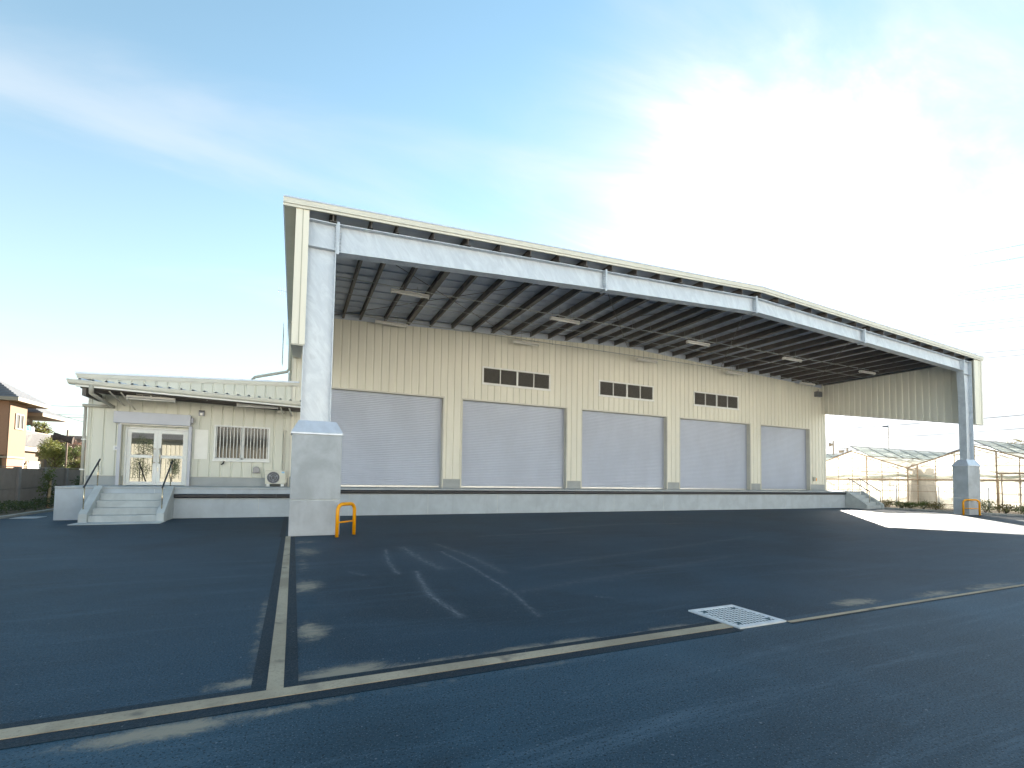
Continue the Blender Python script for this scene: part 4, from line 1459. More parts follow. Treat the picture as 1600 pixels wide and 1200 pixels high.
# television antenna on the left eave
an = thing('tv_antenna', 'small television antenna sticking out from the left eave of the warehouse', 'antenna', (-0.76, 6.0, 8.0))
MB().tube([(-0.8, 6, 8.0), (-0.8, 6, 10.75)], 0.02, 6).build('mast', 'alu', an)
MB().tube([(-0.78, 6, 10.7), (-1.3, 5.8, 10.65)], 0.014, 5).build('boom', 'alu', an)
b = MB()
for k in range(6):
    x = -0.85 - k * 0.085
    b.tube([(x, 5.92, 10.40 + 0.02 * k), (x, 5.92, 10.95 - 0.02 * k)], 0.008, 4)
b.build('element', 'alu', an)


# ------------------------------------------------------------------ plants
def foliage(name, mat, par, ells, n, size, seed, loc=None, hollow=0.35):
    rng = random.Random(seed)
    b = MB()
    tot = sum(e[3] * e[4] * e[5] for e in ells) or 1
    for (x, y, z, rx, ry, rz) in ells:
        for _ in range(max(6, int(n * rx * ry * rz / tot))):
            while True:
                q = Vector((rng.uniform(-1, 1), rng.uniform(-1, 1), rng.uniform(-1, 1)))
                if hollow < q.length < 1:
                    break
            q *= 0.82 + 0.3 * rng.random()
            b.leaf((x + q.x * rx, y + q.y * ry, z + q.z * rz), size, rng)
    return b.build(name, mat, par, loc=loc)


def blobs(rng, x, y, z, rx, ry, rz, n):
    out = []
    for _ in range(n):
        a, e = rng.uniform(0, 6.28), rng.uniform(-1, 1)
        r = rng.uniform(0.2, 0.75)
        k = rng.uniform(0.28, 0.5)
        out.append((x + rx * r * math.cos(a), y + ry * r * math.sin(a), z + rz * e * 0.65, rx * k, ry * k, rz * k))
    return out


def shrub(label, x, y, r, h, mat, seed, group):
    t_ = thing('shrub', label, 'shrub', (x, y, 0.05), group)
    rng = random.Random(seed)
    b = MB()
    for k in range(7):
        a = rng.uniform(0, 6.28)
        b.tube([(x, y, 0.03), (x + r * .5 * math.cos(a), y + r * .5 * math.sin(a), h * 0.8)], 0.012, 4, 0.005)
    b.build('stem', 'bark', t_)
    foliage('crown', mat, t_, [(x, y, h * 0.62, r, r, h * 0.42)] + blobs(rng, x, y, h * 0.6, r, r, h * 0.5, 5), 520, 0.085, seed)


# the row along the right kerb (y from photo bearings)
SH = [(32.75, -3.0, 0.34, 0.42, 'rusty shrub close beside the far stairs, smallest of its row'), (32.9, -3.75, 0.36, 0.38, 'low green shrub at the kerb, second after the far stairs'), (32.9, -4.22, 0.28, 0.36, 'low green shrub under the grey net curtains'),
      (32.9, -4.85, 0.36, 0.42, 'green shrub left of the white post nearest the far pier'), (32.9, -5.45, 0.36, 0.44, 'rusty green shrub half hidden behind the far pier'),
      (32.95, -7.55, 0.42, 0.60, 'tall loose shrub just right of the far pier'), (32.9, -8.35, 0.36, 0.46, 'rusty brown shrub second right of the far pier'), (32.9, -9.05, 0.36, 0.44, 'green shrub at the right edge beside the kerb')]
for i, (x, y, r, h, lab) in enumerate(SH):
    shrub(lab, x, y, r * 1.2, h * 1.2, 'leaf_rust' if i in (0, 4, 6) else 'leaf', 50 + i, 'shrubs along the right kerb')
# low hedge on the left
rng = random.Random(3)
b = MB()
y = -6.0
while y < 10.5:
    for _ in range(95):
        xx = -8.45 - rng.random() * 0.75
        zc = 0.10 + 0.30 * rng.random() ** 0.7 * (1 - abs((xx + 8.82) / 0.6) ** 2.5)
        b.leaf((xx, y + rng.random() * 0.25, zc + 0.05 * math.sin(y * 2.3)), 0.075, rng)
    y += 0.25
tag(b.build('hedge', 'leaf_dark', loc=(-8.8, 2, 0)), 'low dark green hedge growing along the foot of the taupe fence', 'hedge')


def sapling(label, x, y, h, r, seed, mat='leaf_dark', stakes=True, n=420):
    t_ = thing('young_tree', label, 'tree', (x, y, 0), 'young staked trees')
    rng = random.Random(seed)
    tr = MB().tube([(x, y, 0), (x + 0.03, y, h * 0.5), (x, y + 0.02, h * 0.92)], 0.03, 6, 0.008)
    for k in range(8):
        z = h * rng.uniform(0.3, 0.85)
        a = rng.uniform(0, 6.28)
        tr.tube([(x, y, z), (x + r * .8 * math.cos(a), y + r * .8 * math.sin(a), z + 0.25)], 0.01, 4, 0.004)
    tr.build('trunk', 'bark', t_)
    foliage('crown', mat, t_, blobs(rng, x, y, h * 0.62, r, r, h * 0.42, 11), n, 0.10, seed, None, 0.0)
    return t_


s1 = sapling('slim young tree beside a slanting timber stake by the fence', -9.05, 4.15, 1.62, 0.30, 21, 'leaf')
u = tag(MB().tube([(-8.75, 3.45, 0.05), (-9.05, 4.35, 1.18)], 0.045, 8).build('timber_stake', 'stake', None, True, 0, (-8.75, 3.45, 0)), 'slanting pale timber stake leaning into the young tree by the fence', 'stake')
sapling('bushy young tree at the fence end by the office corner', -9.0, 7.2, 1.45, 0.42, 22, 'leaf_dark')


def tree(label, x, y, h, rx, rz, zc, mat, seed, n, leaf, group, nb=14):
    t_ = thing('tree', label, 'tree', (x, y, 0), group)
    rng = random.Random(seed)
    b = MB().tube([(x, y, 0), (x + 0.1, y, zc * 0.6), (x, y + 0.1, zc + rz * 0.5)], h * 0.028, 7, 0.03)
    for k in range(12):
        a, z = rng.uniform(0, 6.28), zc + rz * rng.uniform(-0.7, 0.4)
        b.tube([(x, y, z - rz * 0.2), (x + rx * .4 * math.cos(a), y + rx * .4 * math.sin(a), z + rz * 0.1), (x + rx * .8 * math.cos(a), y + rx * .8 * math.sin(a), z + rz * 0.4)], 0.05, 5, 0.012)
    b.build('trunk', 'bark', t_)
    foliage('crown', mat, t_, blobs(rng, x, y, zc, rx, rx, rz, nb), n, leaf, seed, None, 0.2)
    return t_


GT = 'trees beyond the fence'
tree('yellow green tree close beside the balcony end of the house', -12.75, 15.0, 3.3, 0.52, 0.85, 2.25, 'leaf_yellow', 31, 2600, 0.085, GT, 18)
tree('sunlit green tree right below the brown cloth bundle', -12.1, 15.3, 3.2, 0.60, 0.80, 2.15, 'leaf', 32, 2600, 0.085, GT, 18)
tree('low yellowish tree close behind the fence by the office corner', -11.0, 13.0, 2.4, 0.55, 0.45, 1.75, 'leaf_yellow', 33, 1500, 0.08, GT)
tree('green tree top peeping over the balcony rail behind the house', -18.75, 30.0, 5.6, 0.85, 0.55, 4.85, 'leaf_yellow', 34, 900, 0.16, GT)
tree('taller pale green tree between house and pole', -14.1, 18.5, 3.9, 0.75, 0.8, 2.9, 'leaf_yellow', 37, 1800, 0.11, GT)
tree('pinkish bare twiggy tree in front of the grey building', -12.95, 19.0, 3.8, 0.62, 0.95, 2.55, 'twig', 35, 3200, 0.085, GT, 18)
tree('distant loose tree beyond the greenhouse at the right edge', 70.0, 4.0, 6.0, 2.4, 1.6, 5.2, 'leaf_rust', 36, 500, 0.25, GT)

# ------------------------------------------------------------------ left fence
fc = thing('fence', 'taupe concrete panel fence running back along the left boundary', 'fence', (-9.6, 4, 0))
py = [3.18 - 2.04 * k for k in range(9, 0, -1)] + [3.18 + 2.04 * k for k in range(0, 10)]
for y in py:
    box('post', 'fence_post', fc, -9.68, -9.50, y - 0.09, y + 0.09, 0.0, 1.575, bevel=0.01)
for y0, y1 in zip(py[:-1], py[1:]):
    box('panel_backing', 'fence_post', fc, -9.66, -9.632, y0 + 0.091, y1 - 0.091, 0.02, 1.535)
    for z0, z1 in ((0.02, 0.765), (0.785, 1.535)):
        v = []
        b = MB()
        b.box(-9.63, -9.575, y0 + 0.091, y1 - 0.091, z0, z1)
        k = y0 + 0.13
        while k < y1 - 0.14:
            b.box(-9.5748, -9.566, k, k + 0.03, z0 + 0.01, z1 - 0.01)
            k += 0.06
        b.build('panel', 'fence_panel', fc)
box('coping', 'fence_post', fc, -9.66, -9.53, py[0], py[-1], 1.576, 1.60)

# ------------------------------------------------------------------ house on the left
HX, HY = -17.0, 20.6
hs = thing('house', 'two storey brown and cream house with balcony behind the left fence', 'house', (-20, 23, 0))
# upper brown block: shaded front and sunlit side
box('wall', 'house_brown', hs, -26, HX - 0.06, HY, HY + 0.12, 2.45, 5.95)
box('wall', 'house_tan', hs, HX - 0.06, HX, HY, 22.75, 2.30, 5.75)
box('core', 'house_brown', hs, -26, HX - 0.061, HY + 0.121, 22.74, 0.0, 5.9)
box('core', 'house_cream', hs, -26, HX - 1.3, 22.745, 27.0, 0.0, 5.3)
b = MB()
z = 2.55
while z < 5.8:
    b.box(-26, HX - 0.061, HY - 0.012, HY - 0.0005, z, z + 0.155)
    z += 0.17
b.build('siding', 'house_brown', hs)
# ground floor
box('wall', 'house_cream', hs, -26, HX - 0.30, HY + 0.05, HY + 0.119, 0.0, 2.44)
box('wall', 'house_cream', hs, HX - 0.35, HX - 0.28, HY + 0.05, 26.4, 0.0, 2.95)
box('band', 'house_white', hs, -26, HX + 0.02, HY - 0.03, 22.76, 2.25, 2.36)
for y0, y1 in ((21.3, 23.3), (23.9, 25.8)):
    g_ = box('garage_shutter', 'white', hs, HX - 0.279, HX - 0.24, y0, y1, 0.1, 1.98)
    box('shutter_head', 'house_white', g_, HX - 0.279, HX - 0.18, y0 - 0.05, y1 + 0.05, 1.981, 2.14)
box('wall_lamp', 'house_white', hs, HX - 0.279, HX - 0.15, 23.5, 23.7, 1.9, 2.1)
# small window in the tan wall
w_ = MB()
wy0, wy1, wz0, wz1 = 21.25, 22.3, 4.15, 5.2
w_.box(HX + .001, HX + 0.05, wy0, wy1, wz1 - 0.09, wz1)
w_.box(HX + .001, HX + 0.05, wy0, wy1, wz0, wz0 + 0.09)
for y in (wy0, (wy0 + wy1) / 2 - 0.04, wy1 - 0.09):
    w_.box(HX + .001, HX + 0.048, y, y + 0.088, wz0 + 0.091, wz1 - 0.091)
w2 = w_.build('window', 'house_white', hs)
box('pane', 'house_glass', w2, HX + .002, HX + 0.012, wy0 + 0.09, (wy0 + wy1) / 2 - 0.041, wz0 + 0.09, wz1 - 0.09)
box('pane', 'house_glass', w2, HX + .002, HX + 0.012, (wy0 + wy1) / 2 + 0.05, wy1 - 0.09, wz0 + 0.09, wz1 - 0.09)
# balcony
box('balcony_floor', 'house_white', hs, HX - 1.29, HX - 0.02, 22.76, 26.4, 2.80, 3.12)
bs = MB()
z = 3.16
while z < 4.10:
    bs.box(HX - 0.06, HX - 0.02, 22.78, 26.38, z, z + 0.055)
    bs.box(HX - 1.28, HX - 0.061, 26.34, 26.38, z, z + 0.055)
    z += 0.075
bs.build('balcony_slats', 'balcony', hs)
box('balcony_rail', 'house_white', hs, HX - 0.10, HX + 0.0, 22.77, 26.42, 4.13, 4.19)
box('balcony_post', 'house_white', hs, HX - 0.09, HX - 0.03, 26.381, 26.44, 3.12, 4.129)
# balcony wall (recessed) with sliding window and blind box
bw = MB()
by0, by1, bz0, bz1 = 23.5, 25.6, 3.3, 5.0
HX2 = HX - 1.299
bw.box(HX2, HX2 + 0.05, by0, by1, bz1 - 0.08, bz1)
bw.box(HX2, HX2 + 0.05, by0, by1, bz0, bz0 + 0.08)
for y in (by0, (by0 + by1) / 2 - 0.04, by1 - 0.08):
    bw.box(HX2, HX2 + 0.048, y, y + 0.08, bz0 + .081, bz1 - .081)
b2 = bw.build('window', 'house_white', hs)
box('pane', 'house_glass', b2, HX2 + .001, HX2 + 0.012, by0 + .08, (by0 + by1) / 2 - .041, bz0 + .08, bz1 - .08)
box('pane', 'house_glass', b2, HX2 + .001, HX2 + 0.012, (by0 + by1) / 2 + .041, by1 - .08, bz0 + .08, bz1 - .08)
box('blind_box', 'house_white', hs, HX2, HX2 + 0.3, by0 - 0.1, by1 + 0.1, 5.02, 5.2)


# roofs
def hip(name, x0, x1, y0, y1, z0, rise, par, ov):
    b = MB()
    cx0, cx1 = x0 + (y1 - y0) / 2, x1 - (y1 - y0) / 2
    ym = (y0 + y1) / 2
    rows = 11
    for k in range(rows):
        f0, f1 = k / rows, (k + 1) / rows
        zz0, zz1 = z0 + rise * f0 + 0.02, z0 + rise * f1

        def rect(f):
            return [(x0 + (cx0 - x0) * f, y0 + (ym - y0) * f), (x1 + (cx1 - x1) * f, y0 + (ym - y0) * f), (x1 + (cx1 - x1) * f, y1 + (ym - y1) * f), (x0 + (cx0 - x0) * f, y1 + (ym - y1) * f)]
        A, B = rect(f0), rect(f1)
        b.add([(p[0], p[1], zz0 + 0.03) for p in A] + [(p[0], p[1], zz1) for p in B] + [(p[0], p[1], zz0 - 0.02) for p in A], [(0, 1, 5, 4), (1, 2, 6, 5), (2, 3, 7, 6), (3, 0, 4, 7), (8, 9, 1, 0), (9, 10, 2, 1), (10, 11, 3, 2), (11, 8, 0, 3)])
    o = b.build(name, 'rooftile', par)
    bb = MB()
    bb.box(x0, x1, y0, y0 + 0.06, z0 - 0.22, z0)
    bb.box(x1 - 0.06, x1, y0 + 0.061, y1, z0 - 0.22, z0)
    bb.box(x0, x1 - .061, y1 - 0.06, y1, z0 - 0.22, z0)
    bb.build('eaves_board', 'house_white', o)
    MB().box(x0 + .06, x1 - .061, y0 + .061, y1 - .061, z0 - 0.2, z0 - 0.15).build('soffit', 'house_cream', o)
    return o


hip('roof', -28, HX + 0.6, HY - 0.6, 24.5, 6.12, 1.5, hs, 0.6)
hip('roof', -28, HX + 0.15, 24.55, 29.0, 5.60, 1.2, hs, 0.5)
# washing on the balcony
for i, (y, z0, z1, mt, lab) in enumerate(((23.05, 4.15, 4.75, 'cloth_navy', 'dark folded washing hung at the near end of the balcony'), (23.9, 4.25, 4.62, 'towel_blue', 'turquoise towel drying over the balcony'), (24.7, 4.15, 4.6, 'cloth_white', 'pale pinkish sheet drying at the far end of the balcony'))):
    b = MB()
    n = 8
    ln = 0.45 if i != 1 else 0.9
    vs = []
    for k in range(n + 1):
        yy = y + ln * k / n
        xx = HX - 0.5 + 0.04 * math.sin(k * 1.7)
        vs += [(xx, yy, z1 - 0.03 * math.sin(k)), (xx + 0.03 * math.cos(k * 1.3), yy, z0 + 0.04 * math.sin(k * 2.0))]
    b.add(vs, [(2 * k, 2 * k + 2, 2 * k + 3, 2 * k + 1) for k in range(n)])
    o = b.build('washing', mt, None, False, 0, (HX - 0.5, y, z0))
    m_ = o.modifiers.new('thickness', 'SOLIDIFY')
    m_.thickness = 0.015
    tag(o, lab, 'washing', 'washing on the balcony')

# pole with wrapped cloth, grey building behind
u = thing('pole', 'thin brown pole standing among the trees behind the fence', 'pole', (-11.57, 13.15, 0))
MB().tube([(-11.57, 13.15, 0), (-11.57, 13.15, 3.70)], 0.04, 8).build('shaft', 'wood_pole', u, True)
b = MB()
rng = random.Random(9)
rings = []
for k in range(15):
    f_ = k / 14
    x = -12.10 + 0.83 * f_
    zc = 3.31 - 0.16 * f_ + 0.03 * math.sin(f_ * 5)
    hh = 0.235 - 0.09 * math.sin(f_ * math.pi) * (1 if f_ < .8 else .8)
    ring = []
    for j in range(10):
        a = 2 * math.pi * j / 10
        rr = hh * (0.9 + 0.2 * rng.random())
        ring.append((x + 0.03 * math.sin(a), 13.0 + 0.45 * rr * math.cos(a), zc + rr * math.sin(a)))
    rings.append(ring)
vs = [p for r_ in rings for p in r_]
fs = [(i * 10 + j, i * 10 + (j + 1) % 10, (i + 1) * 10 + (j + 1) % 10, (i + 1) * 10 + j) for i in range(14) for j in range(10)] + [tuple(range(10)), tuple(range(140, 150))]
tag(b.add(vs, fs).build('cloth_bundle', 'cloth_dark', None, False, 0, (-11.7, 13.0, 3.2)), 'dark brown twisted cloth bundle tied across the pole', 'cloth bundle')
gb = thing('building', 'plain grey building with a small green shutter behind the trees', 'building', (-17.0, 30, 0))
box('wall', 'grey_wall', gb, -18.6, -14.0, 28, 34, 0, 4.0)
box('roof', 'grey_wall', gb, -18.9, -13.8, 27.7, 34.3, 4.001, 4.25)
box('window', 'green_awning', gb, -16.05, -15.2, 27.93, 27.999, 2.45, 3.5)
box('band', 'house_brown', gb, -18.6, -14.0, 27.95, 27.999, 3.62, 3.72)

# ------------------------------------------------------------------ greenhouse block on the right
GX0, GX1 = 36.0, 74.0
gh = thing('greenhouse', 'film covered multi span greenhouse with open ridge vents beyond the right kerb', 'greenhouse', (36, -2, 0))
ridges = [14.3, 7.55, 0.8, -5.95, -12.7]
HALF = 3.375
ZV, ZR = 2.57, 3.80


def ghz(y):
    d = min(abs(y - r) for r in ridges)
    return ZR - (ZR - ZV) * min(d, HALF) / HALF


def ptube(name, pts, r, mat='gh_steel', par=gh, n=6):
    return MB().tube(pts, r, n).build(name, mat, par)


for r in ridges:
    for s in (-1, 1):
        yv = r + s * HALF
        # film slopes, vent strip of sheet panes near the ridge
        f1 = 0.36
        ym = r + s * HALF * f1
        zm = ZR - (ZR - ZV) * f1
        MB().add([(GX0 - 0.05, ym, zm), (GX1, ym, zm), (GX1, yv, ZV), (GX0 - 0.05, yv, ZV)], [(0, 1, 2, 3)]).build('roof_film', 'roof_film', gh)
        ptube('rafter', [(GX0 - 0.06, r, ZR - 0.02), (GX0 - 0.06, yv, ZV - 0.02)], 0.045)
        ptube('rafter', [(GX0 - 0.02, r, ZR - 0.2), (GX0 - 0.02, yv, ZV - 0.2)], 0.018)
        b = MB()
        for k in range(1, 11):
            x = GX0 + k * 3.0
            b.tube([(x, r, ZR - 0.03), (x, yv, ZV - 0.03)], 0.03, 5)
            b.tube([(x, yv, 0), (x, yv, ZV)], 0.035, 5)
            b.tube([(x, r, 1.9), (x, yv, 1.9)], 0.015, 4)
        b.build('inner_frame', 'gh_steel', gh)
        # propped vent panes
        zlift = 0.34 if s < 0 else 0.05
        proto = None
        for k in range(18):
            x0 = GX0 - 0.1 + k * 2.0
            if proto is None:
                p_ = MB().hexa([(x0 + .03, r - s * 0.05, ZR + zlift - 0.01), (x0 + 1.97, r - s * 0.05, ZR + zlift - 0.01), (x0 + 1.97, ym, zm + 0.03), (x0 + .03, ym, zm + 0.03)], [(x0 + .03, r - s * 0.05, ZR + zlift), (x0 + 1.97, r - s * 0.05, ZR + zlift), (x0 + 1.97, ym, zm + 0.04), (x0 + .03, ym, zm + 0.04)])
                proto = p_.build('vent_pane', 'vent_glass', gh)
                bar_ = MB().tube([(x0, r - s * 0.05, ZR + zlift), (x0, ym, zm + 0.05)], 0.028, 4).build('vent_bar', 'grey_hood', gh)
                ptube('vent_rail', [(GX0 - 0.1, ym, zm + 0.03), (GX1, ym, zm + 0.03)], 0.03)
                ptube('vent_rail', [(GX0 - 0.1, r - s * 0.05, ZR + zlift), (GX1, r - s * 0.05, ZR + zlift)], 0.025)
            else:
                share(proto, 2.0 * k)
                share(bar_, 2.0 * k)
    ptube('valley_gutter', [(GX0 - 0.1, r - HALF, ZV - 0.04), (GX1, r - HALF, ZV - 0.04)], 0.07)
    # gable posts
    for j in range(-3, 4):
        y = r + j * 0.945
        ptube('gable_post', [(GX0, y, 0), (GX0, y, ghz(y) - 0.05)], 0.042 if j in (-1, 3) else 0.024)
    ptube('gable_post', [(GX0, r - HALF, 0), (GX0, r - HALF, ZV)], 0.045)
    # gable film below and above the eaves rail, with a slack roll between
    MB().add([(GX0 + 0.03, r - HALF, 0.15), (GX0 + 0.03, r + HALF, 0.15), (GX0 + 0.03, r + HALF, 1.75), (GX0 + 0.03, r - HALF, 1.75)], [(0, 1, 2, 3)]).build('side_film', 'film', gh)
    MB().add([(GX0 + 0.04, r - HALF, 1.85), (GX0 + 0.04, r + HALF, 1.85), (GX0 + 0.04, r + HALF, ZV - .06), (GX0 + 0.04, r, ZR - .06), (GX0 + 0.04, r - HALF, ZV - .06)], [(0, 1, 2, 3, 4)]).build('gable_film', 'film', gh)
    rng = random.Random(int(r * 10) + 500)
    pts = [(GX0 + 0.1, r - HALF + k * HALF * 2 / 14, 2.02 + 0.06 * math.sin(k * 1.1) + rng.uniform(-.03, .03)) for k in range(15)]
    MB().tube(pts, 0.09, 8).build('film_roll', 'film_roll', gh, True)
Y0_, Y1_ = ridges[-1] - HALF, ridges[0] + HALF
ptube('rail', [(GX0 - 0.04, Y0_, 1.80), (GX0 - 0.04, Y1_, 1.80)], 0.04)
ptube('rail', [(GX0 - 0.03, Y0_, 2.62), (GX0 - 0.03, Y1_, 2.62)], 0.014)
ptube('rail', [(GX0 - 0.03, Y0_, 1.06), (GX0 - 0.03, Y1_, 1.06)], 0.02)
ptube('rail', [(GX0 - 0.03, Y0_, 0.30), (GX0 - 0.03, Y1_, 0.30)], 0.025)
ptube('rail', [(GX0 - 0.03, Y0_, 0.22), (GX0 - 0.03, Y1_, 0.22)], 0.018)
# double door frame in the near bay
b = MB()
for y in (-7.13, -8.1, -9.1):
    b.tube([(GX0 - 0.09, y, 0), (GX0 - 0.09, y, 2.15)], 0.035, 6)
b.tube([(GX0 - 0.09, -6.95, 2.17), (GX0 - 0.09, -9.3, 2.17)], 0.05, 6)
b.tube([(GX0 - 0.09, -7.13, 1.0), (GX0 - 0.09, -9.1, 1.0)], 0.022, 6)
b.build('door_frame', 'gh_steel', gh)
for a, b_ in (((GX0 + .15, -3.0, 2.3), (GX0 + .15, -5.6, 0.1)), ((GX0 + 0.1, 0.7, 1.5), (GX0 + .1, 2.2, 0.1)), ((GX0 + .1, -4.6, 1.7), (GX0 + .1, -5.9, 0.8))):
    ptube('brace', [a, b_], 0.014)
# low far-end and side films
MB().add([(GX1, Y0_, 0), (GX1, Y1_, 0), (GX1, Y1_, 2.6), (GX1, Y0_, 2.6)], [(0, 1, 2, 3)]).build('end_film', 'roof_film', gh)
MB().add([(GX0, Y0_, 0), (GX1, Y0_, 0), (GX1, Y0_, 2.55), (GX0, Y0_, 2.55)], [(0, 1, 2, 3)]).build('end_film', 'film', gh)
# gathered nets inside, under the valley
for i, (yc, wt, wb, lab) in enumerate(((-2.58, 0.26, 0.50, 'grey gathered net curtain left of the valley post inside the greenhouse'), (-3.22, 0.28, 0.58, 'grey gathered net curtain right of the valley post inside the greenhouse'))):
    b = MB()
    n = 22
    rings = []
    for q in range(9):
        f_ = q / 8
        z = 2.80 - 2.65 * f_
        w_ = (wt + (wb - wt) * f_) * (0.55 if q == 0 else 1)
        ring = []
        for j in range(n):
            a = 2 * math.pi * j / n
            rr = w_ * (0.9 + 0.13 * (j % 2)) * (1 + 0.05 * math.sin(3 * a + q))
            ring.append((GX0 + 0.75 + 0.55 * rr * math.cos(a), yc + rr * math.sin(a), z))
        rings.append(ring)
    vs = [p for r_ in rings for p in r_]
    fs = [(k * n + j, k * n + (j + 1) % n, (k + 1) * n + (j + 1) % n, (k + 1) * n + j) for k in range(8) for j in range(n)] + [tuple(range(n))]
    tag(b.add(vs, fs).build('net_curtain', 'net', None, True, 0, (GX0 + 0.75, yc, 0.1)), lab, 'net curtain', 'gathered net curtains')

# wire mesh fence with white posts in front of the greenhouse
mf = thing('mesh_fence', 'low wire mesh fence on white posts in front of the greenhouse', 'fence', (33.6, -5, 0))
ps = [1.1, -1.03, -3.15, -5.27, -7.44, -9.56, -11.7, -13.8]
for y in ps:
    MB().tube([(33.6, y, 0), (33.6, y, 1.38)], 0.032, 10).build('post', 'white_post', mf, True)
for y0, y1 in zip(ps[:-1], ps[1:]):
    b = MB()
    k = 0
    n = 24
    for k in range(n + 1):
        y = y0 + (y1 - y0) * k / n
        b.tube([(33.66, y, 0.08), (33.66, y, 1.42)], 0.004, 3, None, False)
    for z in (0.1, 0.25, 0.4, 0.55, 0.7, 0.85, 1.0, 1.15, 1.3):
        b.tube([(33.655, y0, z), (33.655, y1, z)], 0.004, 3, None, False)
    b.tube([(33.655, y0, 1.42), (33.655, y1, 1.42)], 0.014, 4)
    b.build('mesh_panel', 'fence_wire', mf)
tag(MB().tube([(33.9, -7.72, 0), (33.9, -7.72, 1.85)], 0.04, 8).build('stake', 'stake', None, True, 0, (33.9, -7.72, 0)), 'thin brown stake standing beside the mesh fence right of the far pier', 'stake')

# lamp posts beyond
u = thing('street_lamp', 'tall thin street lamp rising behind the greenhouse roof', 'street lamp', (52, 6.8, 0))
MB().tube([(52, 6.8, 0), (52, 6.8, 7.05)], 0.05, 6, 0.03).build('pole', 'gh_steel', u)
MB().tube([(52, 6.8, 7.05), (51.8, 7.2, 7.1)], 0.09, 6).build('lamp_head', 'grey_hood', u)
u = thing('speaker_pole', 'short pole with a round horn speaker behind the greenhouse gable', 'pole', (46, 8.3, 0))
MB().tube([(46, 8.3, 0), (46, 8.3, 5.5)], 0.06, 6).build('shaft', 'gh_steel', u)
MB().tube([(46, 8.35, 5.15), (45.9, 8.6, 5.15)], 0.06, 10, 0.20).build('horn', 'gh_steel', u)
u = thing('utility_post', 'stub post with crossbars and fittings beside the greenhouse ridge', 'pole', (46, 7.0, 0))
MB().tube([(46, 7.05, 0), (46, 7.05, 4.75)], 0.07, 6).build('shaft', 'gh_steel', u)
b = MB()
for z in (4.3, 4.55, 4.7):
    b.tube([(46, 6.9, z), (46, 8.2, z)], 0.02, 4)
b.box(45.9, 46.1, 7.4, 7.75, 4.35, 4.55)
b.build('crossbar', 'gh_steel', u)


# ------------------------------------------------------------------ overhead wires
def wire(label, a, b_, sag, r, mat, group):
    a, b_ = Vector(a), Vector(b_)
    pts = []
    for k in range(25):
        f_ = k / 24
        p = a.lerp(b_, f_)
        p.z -= sag * 4 * f_ * (1 - f_)
        pts.append(p)
    o = MB().tube(pts, r, 5).build('overhead_wire', mat, None, False, 0, tuple(a))
    tag(o, label, 'wire', group)


def ext(p, q, e0, e1):
    p, q = Vector(p), Vector(q)
    d = q - p
    return p - d * e0, q + d * e1


WR = [((106.9, 33.5, 44.7), (113.6, 17.5, 43.9), 'topmost faint power line in the sky right of the canopy'), ((107.8, 31.8, 42.5), (113.5, 17.6, 41.7), 'second faint power line down in the right sky'),
      ((105.5, 36.2, 38.2), (113.5, 17.7, 37.0), 'upper wire of the third pair of power lines'), ((105.5, 36.3, 37.75), (113.5, 17.7, 36.5), 'lower wire of the third pair of power lines'),
      ((105.5, 36.3, 37.0), (113.5, 17.8, 35.2), 'upper wire of the fourth pair of power lines'), ((105.5, 36.3, 36.5), (113.5, 17.8, 34.7), 'lower wire of the fourth pair of power lines'),
      ((107.9, 31.5, 32.2), (113.5, 17.8, 31.2), 'upper wire of the pair just above the roof corner'), ((108.5, 30.3, 31.6), (113.4, 17.9, 30.7), 'lower wire of the pair just above the roof corner'),
      ((108.5, 30.3, 30.6), (113.4, 17.9, 29.6), 'single power line next above the right roof corner'), ((110.9, 24.7, 26.0), (113.4, 18.0, 25.6), 'upper faint wire level with the right roof corner'), ((110.9, 24.7, 25.0), (113.4, 18.0, 24.7), 'lower faint wire level with the right roof corner')]
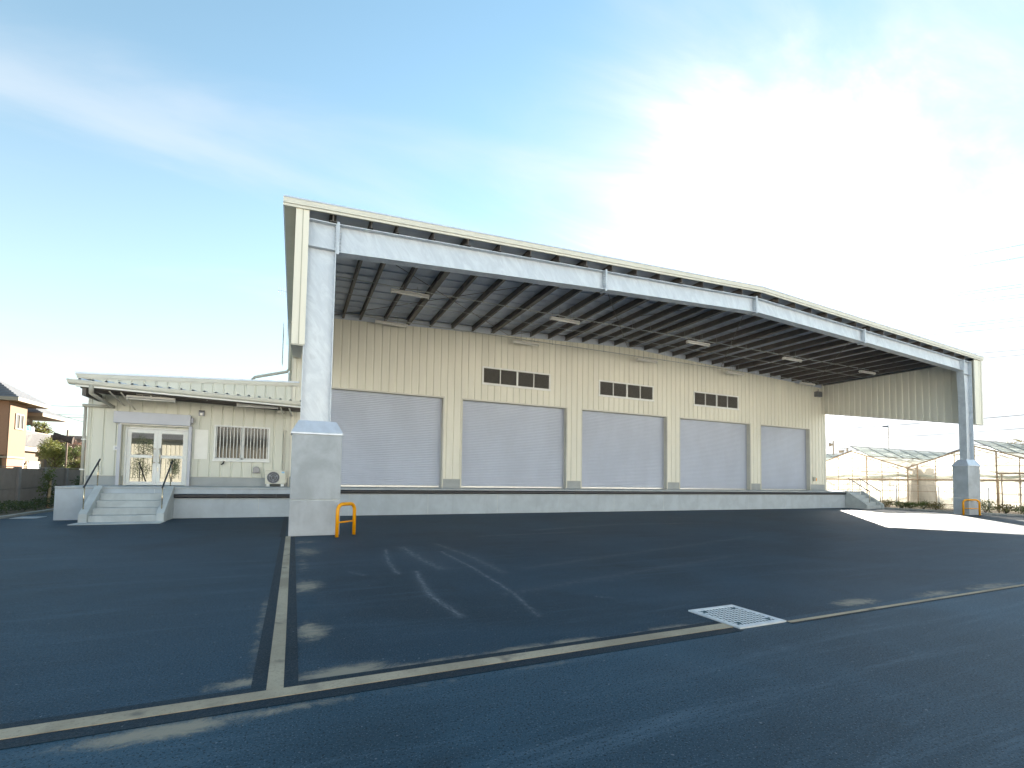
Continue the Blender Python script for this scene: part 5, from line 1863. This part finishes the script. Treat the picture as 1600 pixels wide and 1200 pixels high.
for p, q, lab in WR:
    a, b_ = ext(p, q, 3.0, 4.0)
    wire(lab, a, b_, 0.6, 0.034, 'line_wire', 'high voltage lines in the right sky')
WL = [((-40, 42, 8.1), (-8, 40, 8.6), 0.5, 'upper cable crossing from the house roof to the office corner'), ((-40, 42, 7.1), (-8, 40, 7.7), 0.4, 'middle cable of the three left of the office'), ((-40, 42, 6.85), (-8, 40, 7.45), 0.4, 'lower cable running just under the middle one'), ((-22.3, 40, 7.25), (-8, 40, 3.8), 0.3, 'slack cable slanting down towards the office corner')]
for p, q, s, lab in WL:
    wire(lab, p, q, s, 0.02, 'wire', 'cables behind the house')
wire('cable passing behind the right column at greenhouse height', (70, 20, 9.2), (60, -30, 9.0), 0.5, 0.03, 'wire', 'cables above the greenhouse')
wire('lower cable crossing above the greenhouse ridge', (70, 20, 7.6), (60, -30, 8.1), 0.5, 0.02, 'wire', 'cables above the greenhouse')

# ------------------------------------------------------------------ shed across the road (mirrored in the door glass)
sh = thing('shed', 'long pale ribbed shed across the road, mirrored in the glass doors', 'shed', (0, -34, 0))
b = MB()
x = -34.0
while x < 40:
    b.box(x, x + 0.24, -32.0, -31.95, 1.0, 4.2)
    x += 0.34
b.build('wall_rib', 'cream', sh)
box('wall', 'cream', sh, -34, 40, -42, -32.001, 0.0, 4.9)
box('roof', 'roof_top', sh, -34.5, 40.5, -42.5, -31.2, 4.905, 5.2)
box('fascia', 'grey_hood', sh, -34.5, 40.5, -31.3, -31.15, 4.45, 4.9)
wb = thing('bounce_warehouse', 'tall white warehouse added unseen across the road to bounce sunlight', 'warehouse', (0, -46, 0))  # added building out of view that throws sunlight onto the shaded front
box('wall', 'white', wb, -70, 70, -76, -46.0, 0.0, 11.5)
box('roof', 'roof_top', wb, -70.5, 70.5, -76.5, -45.6, 11.501, 11.9)
sapling('leafy young tree across the road, mirrored in the left door leaf', -11.3, -26.5, 4.5, 0.95, 44, 'leaf_dark', False, 2400)
sapling('small bushy tree across the road, mirrored in the right door leaf', -9.3, -26.3, 2.9, 0.6, 45, 'leaf_dark', False, 1400)
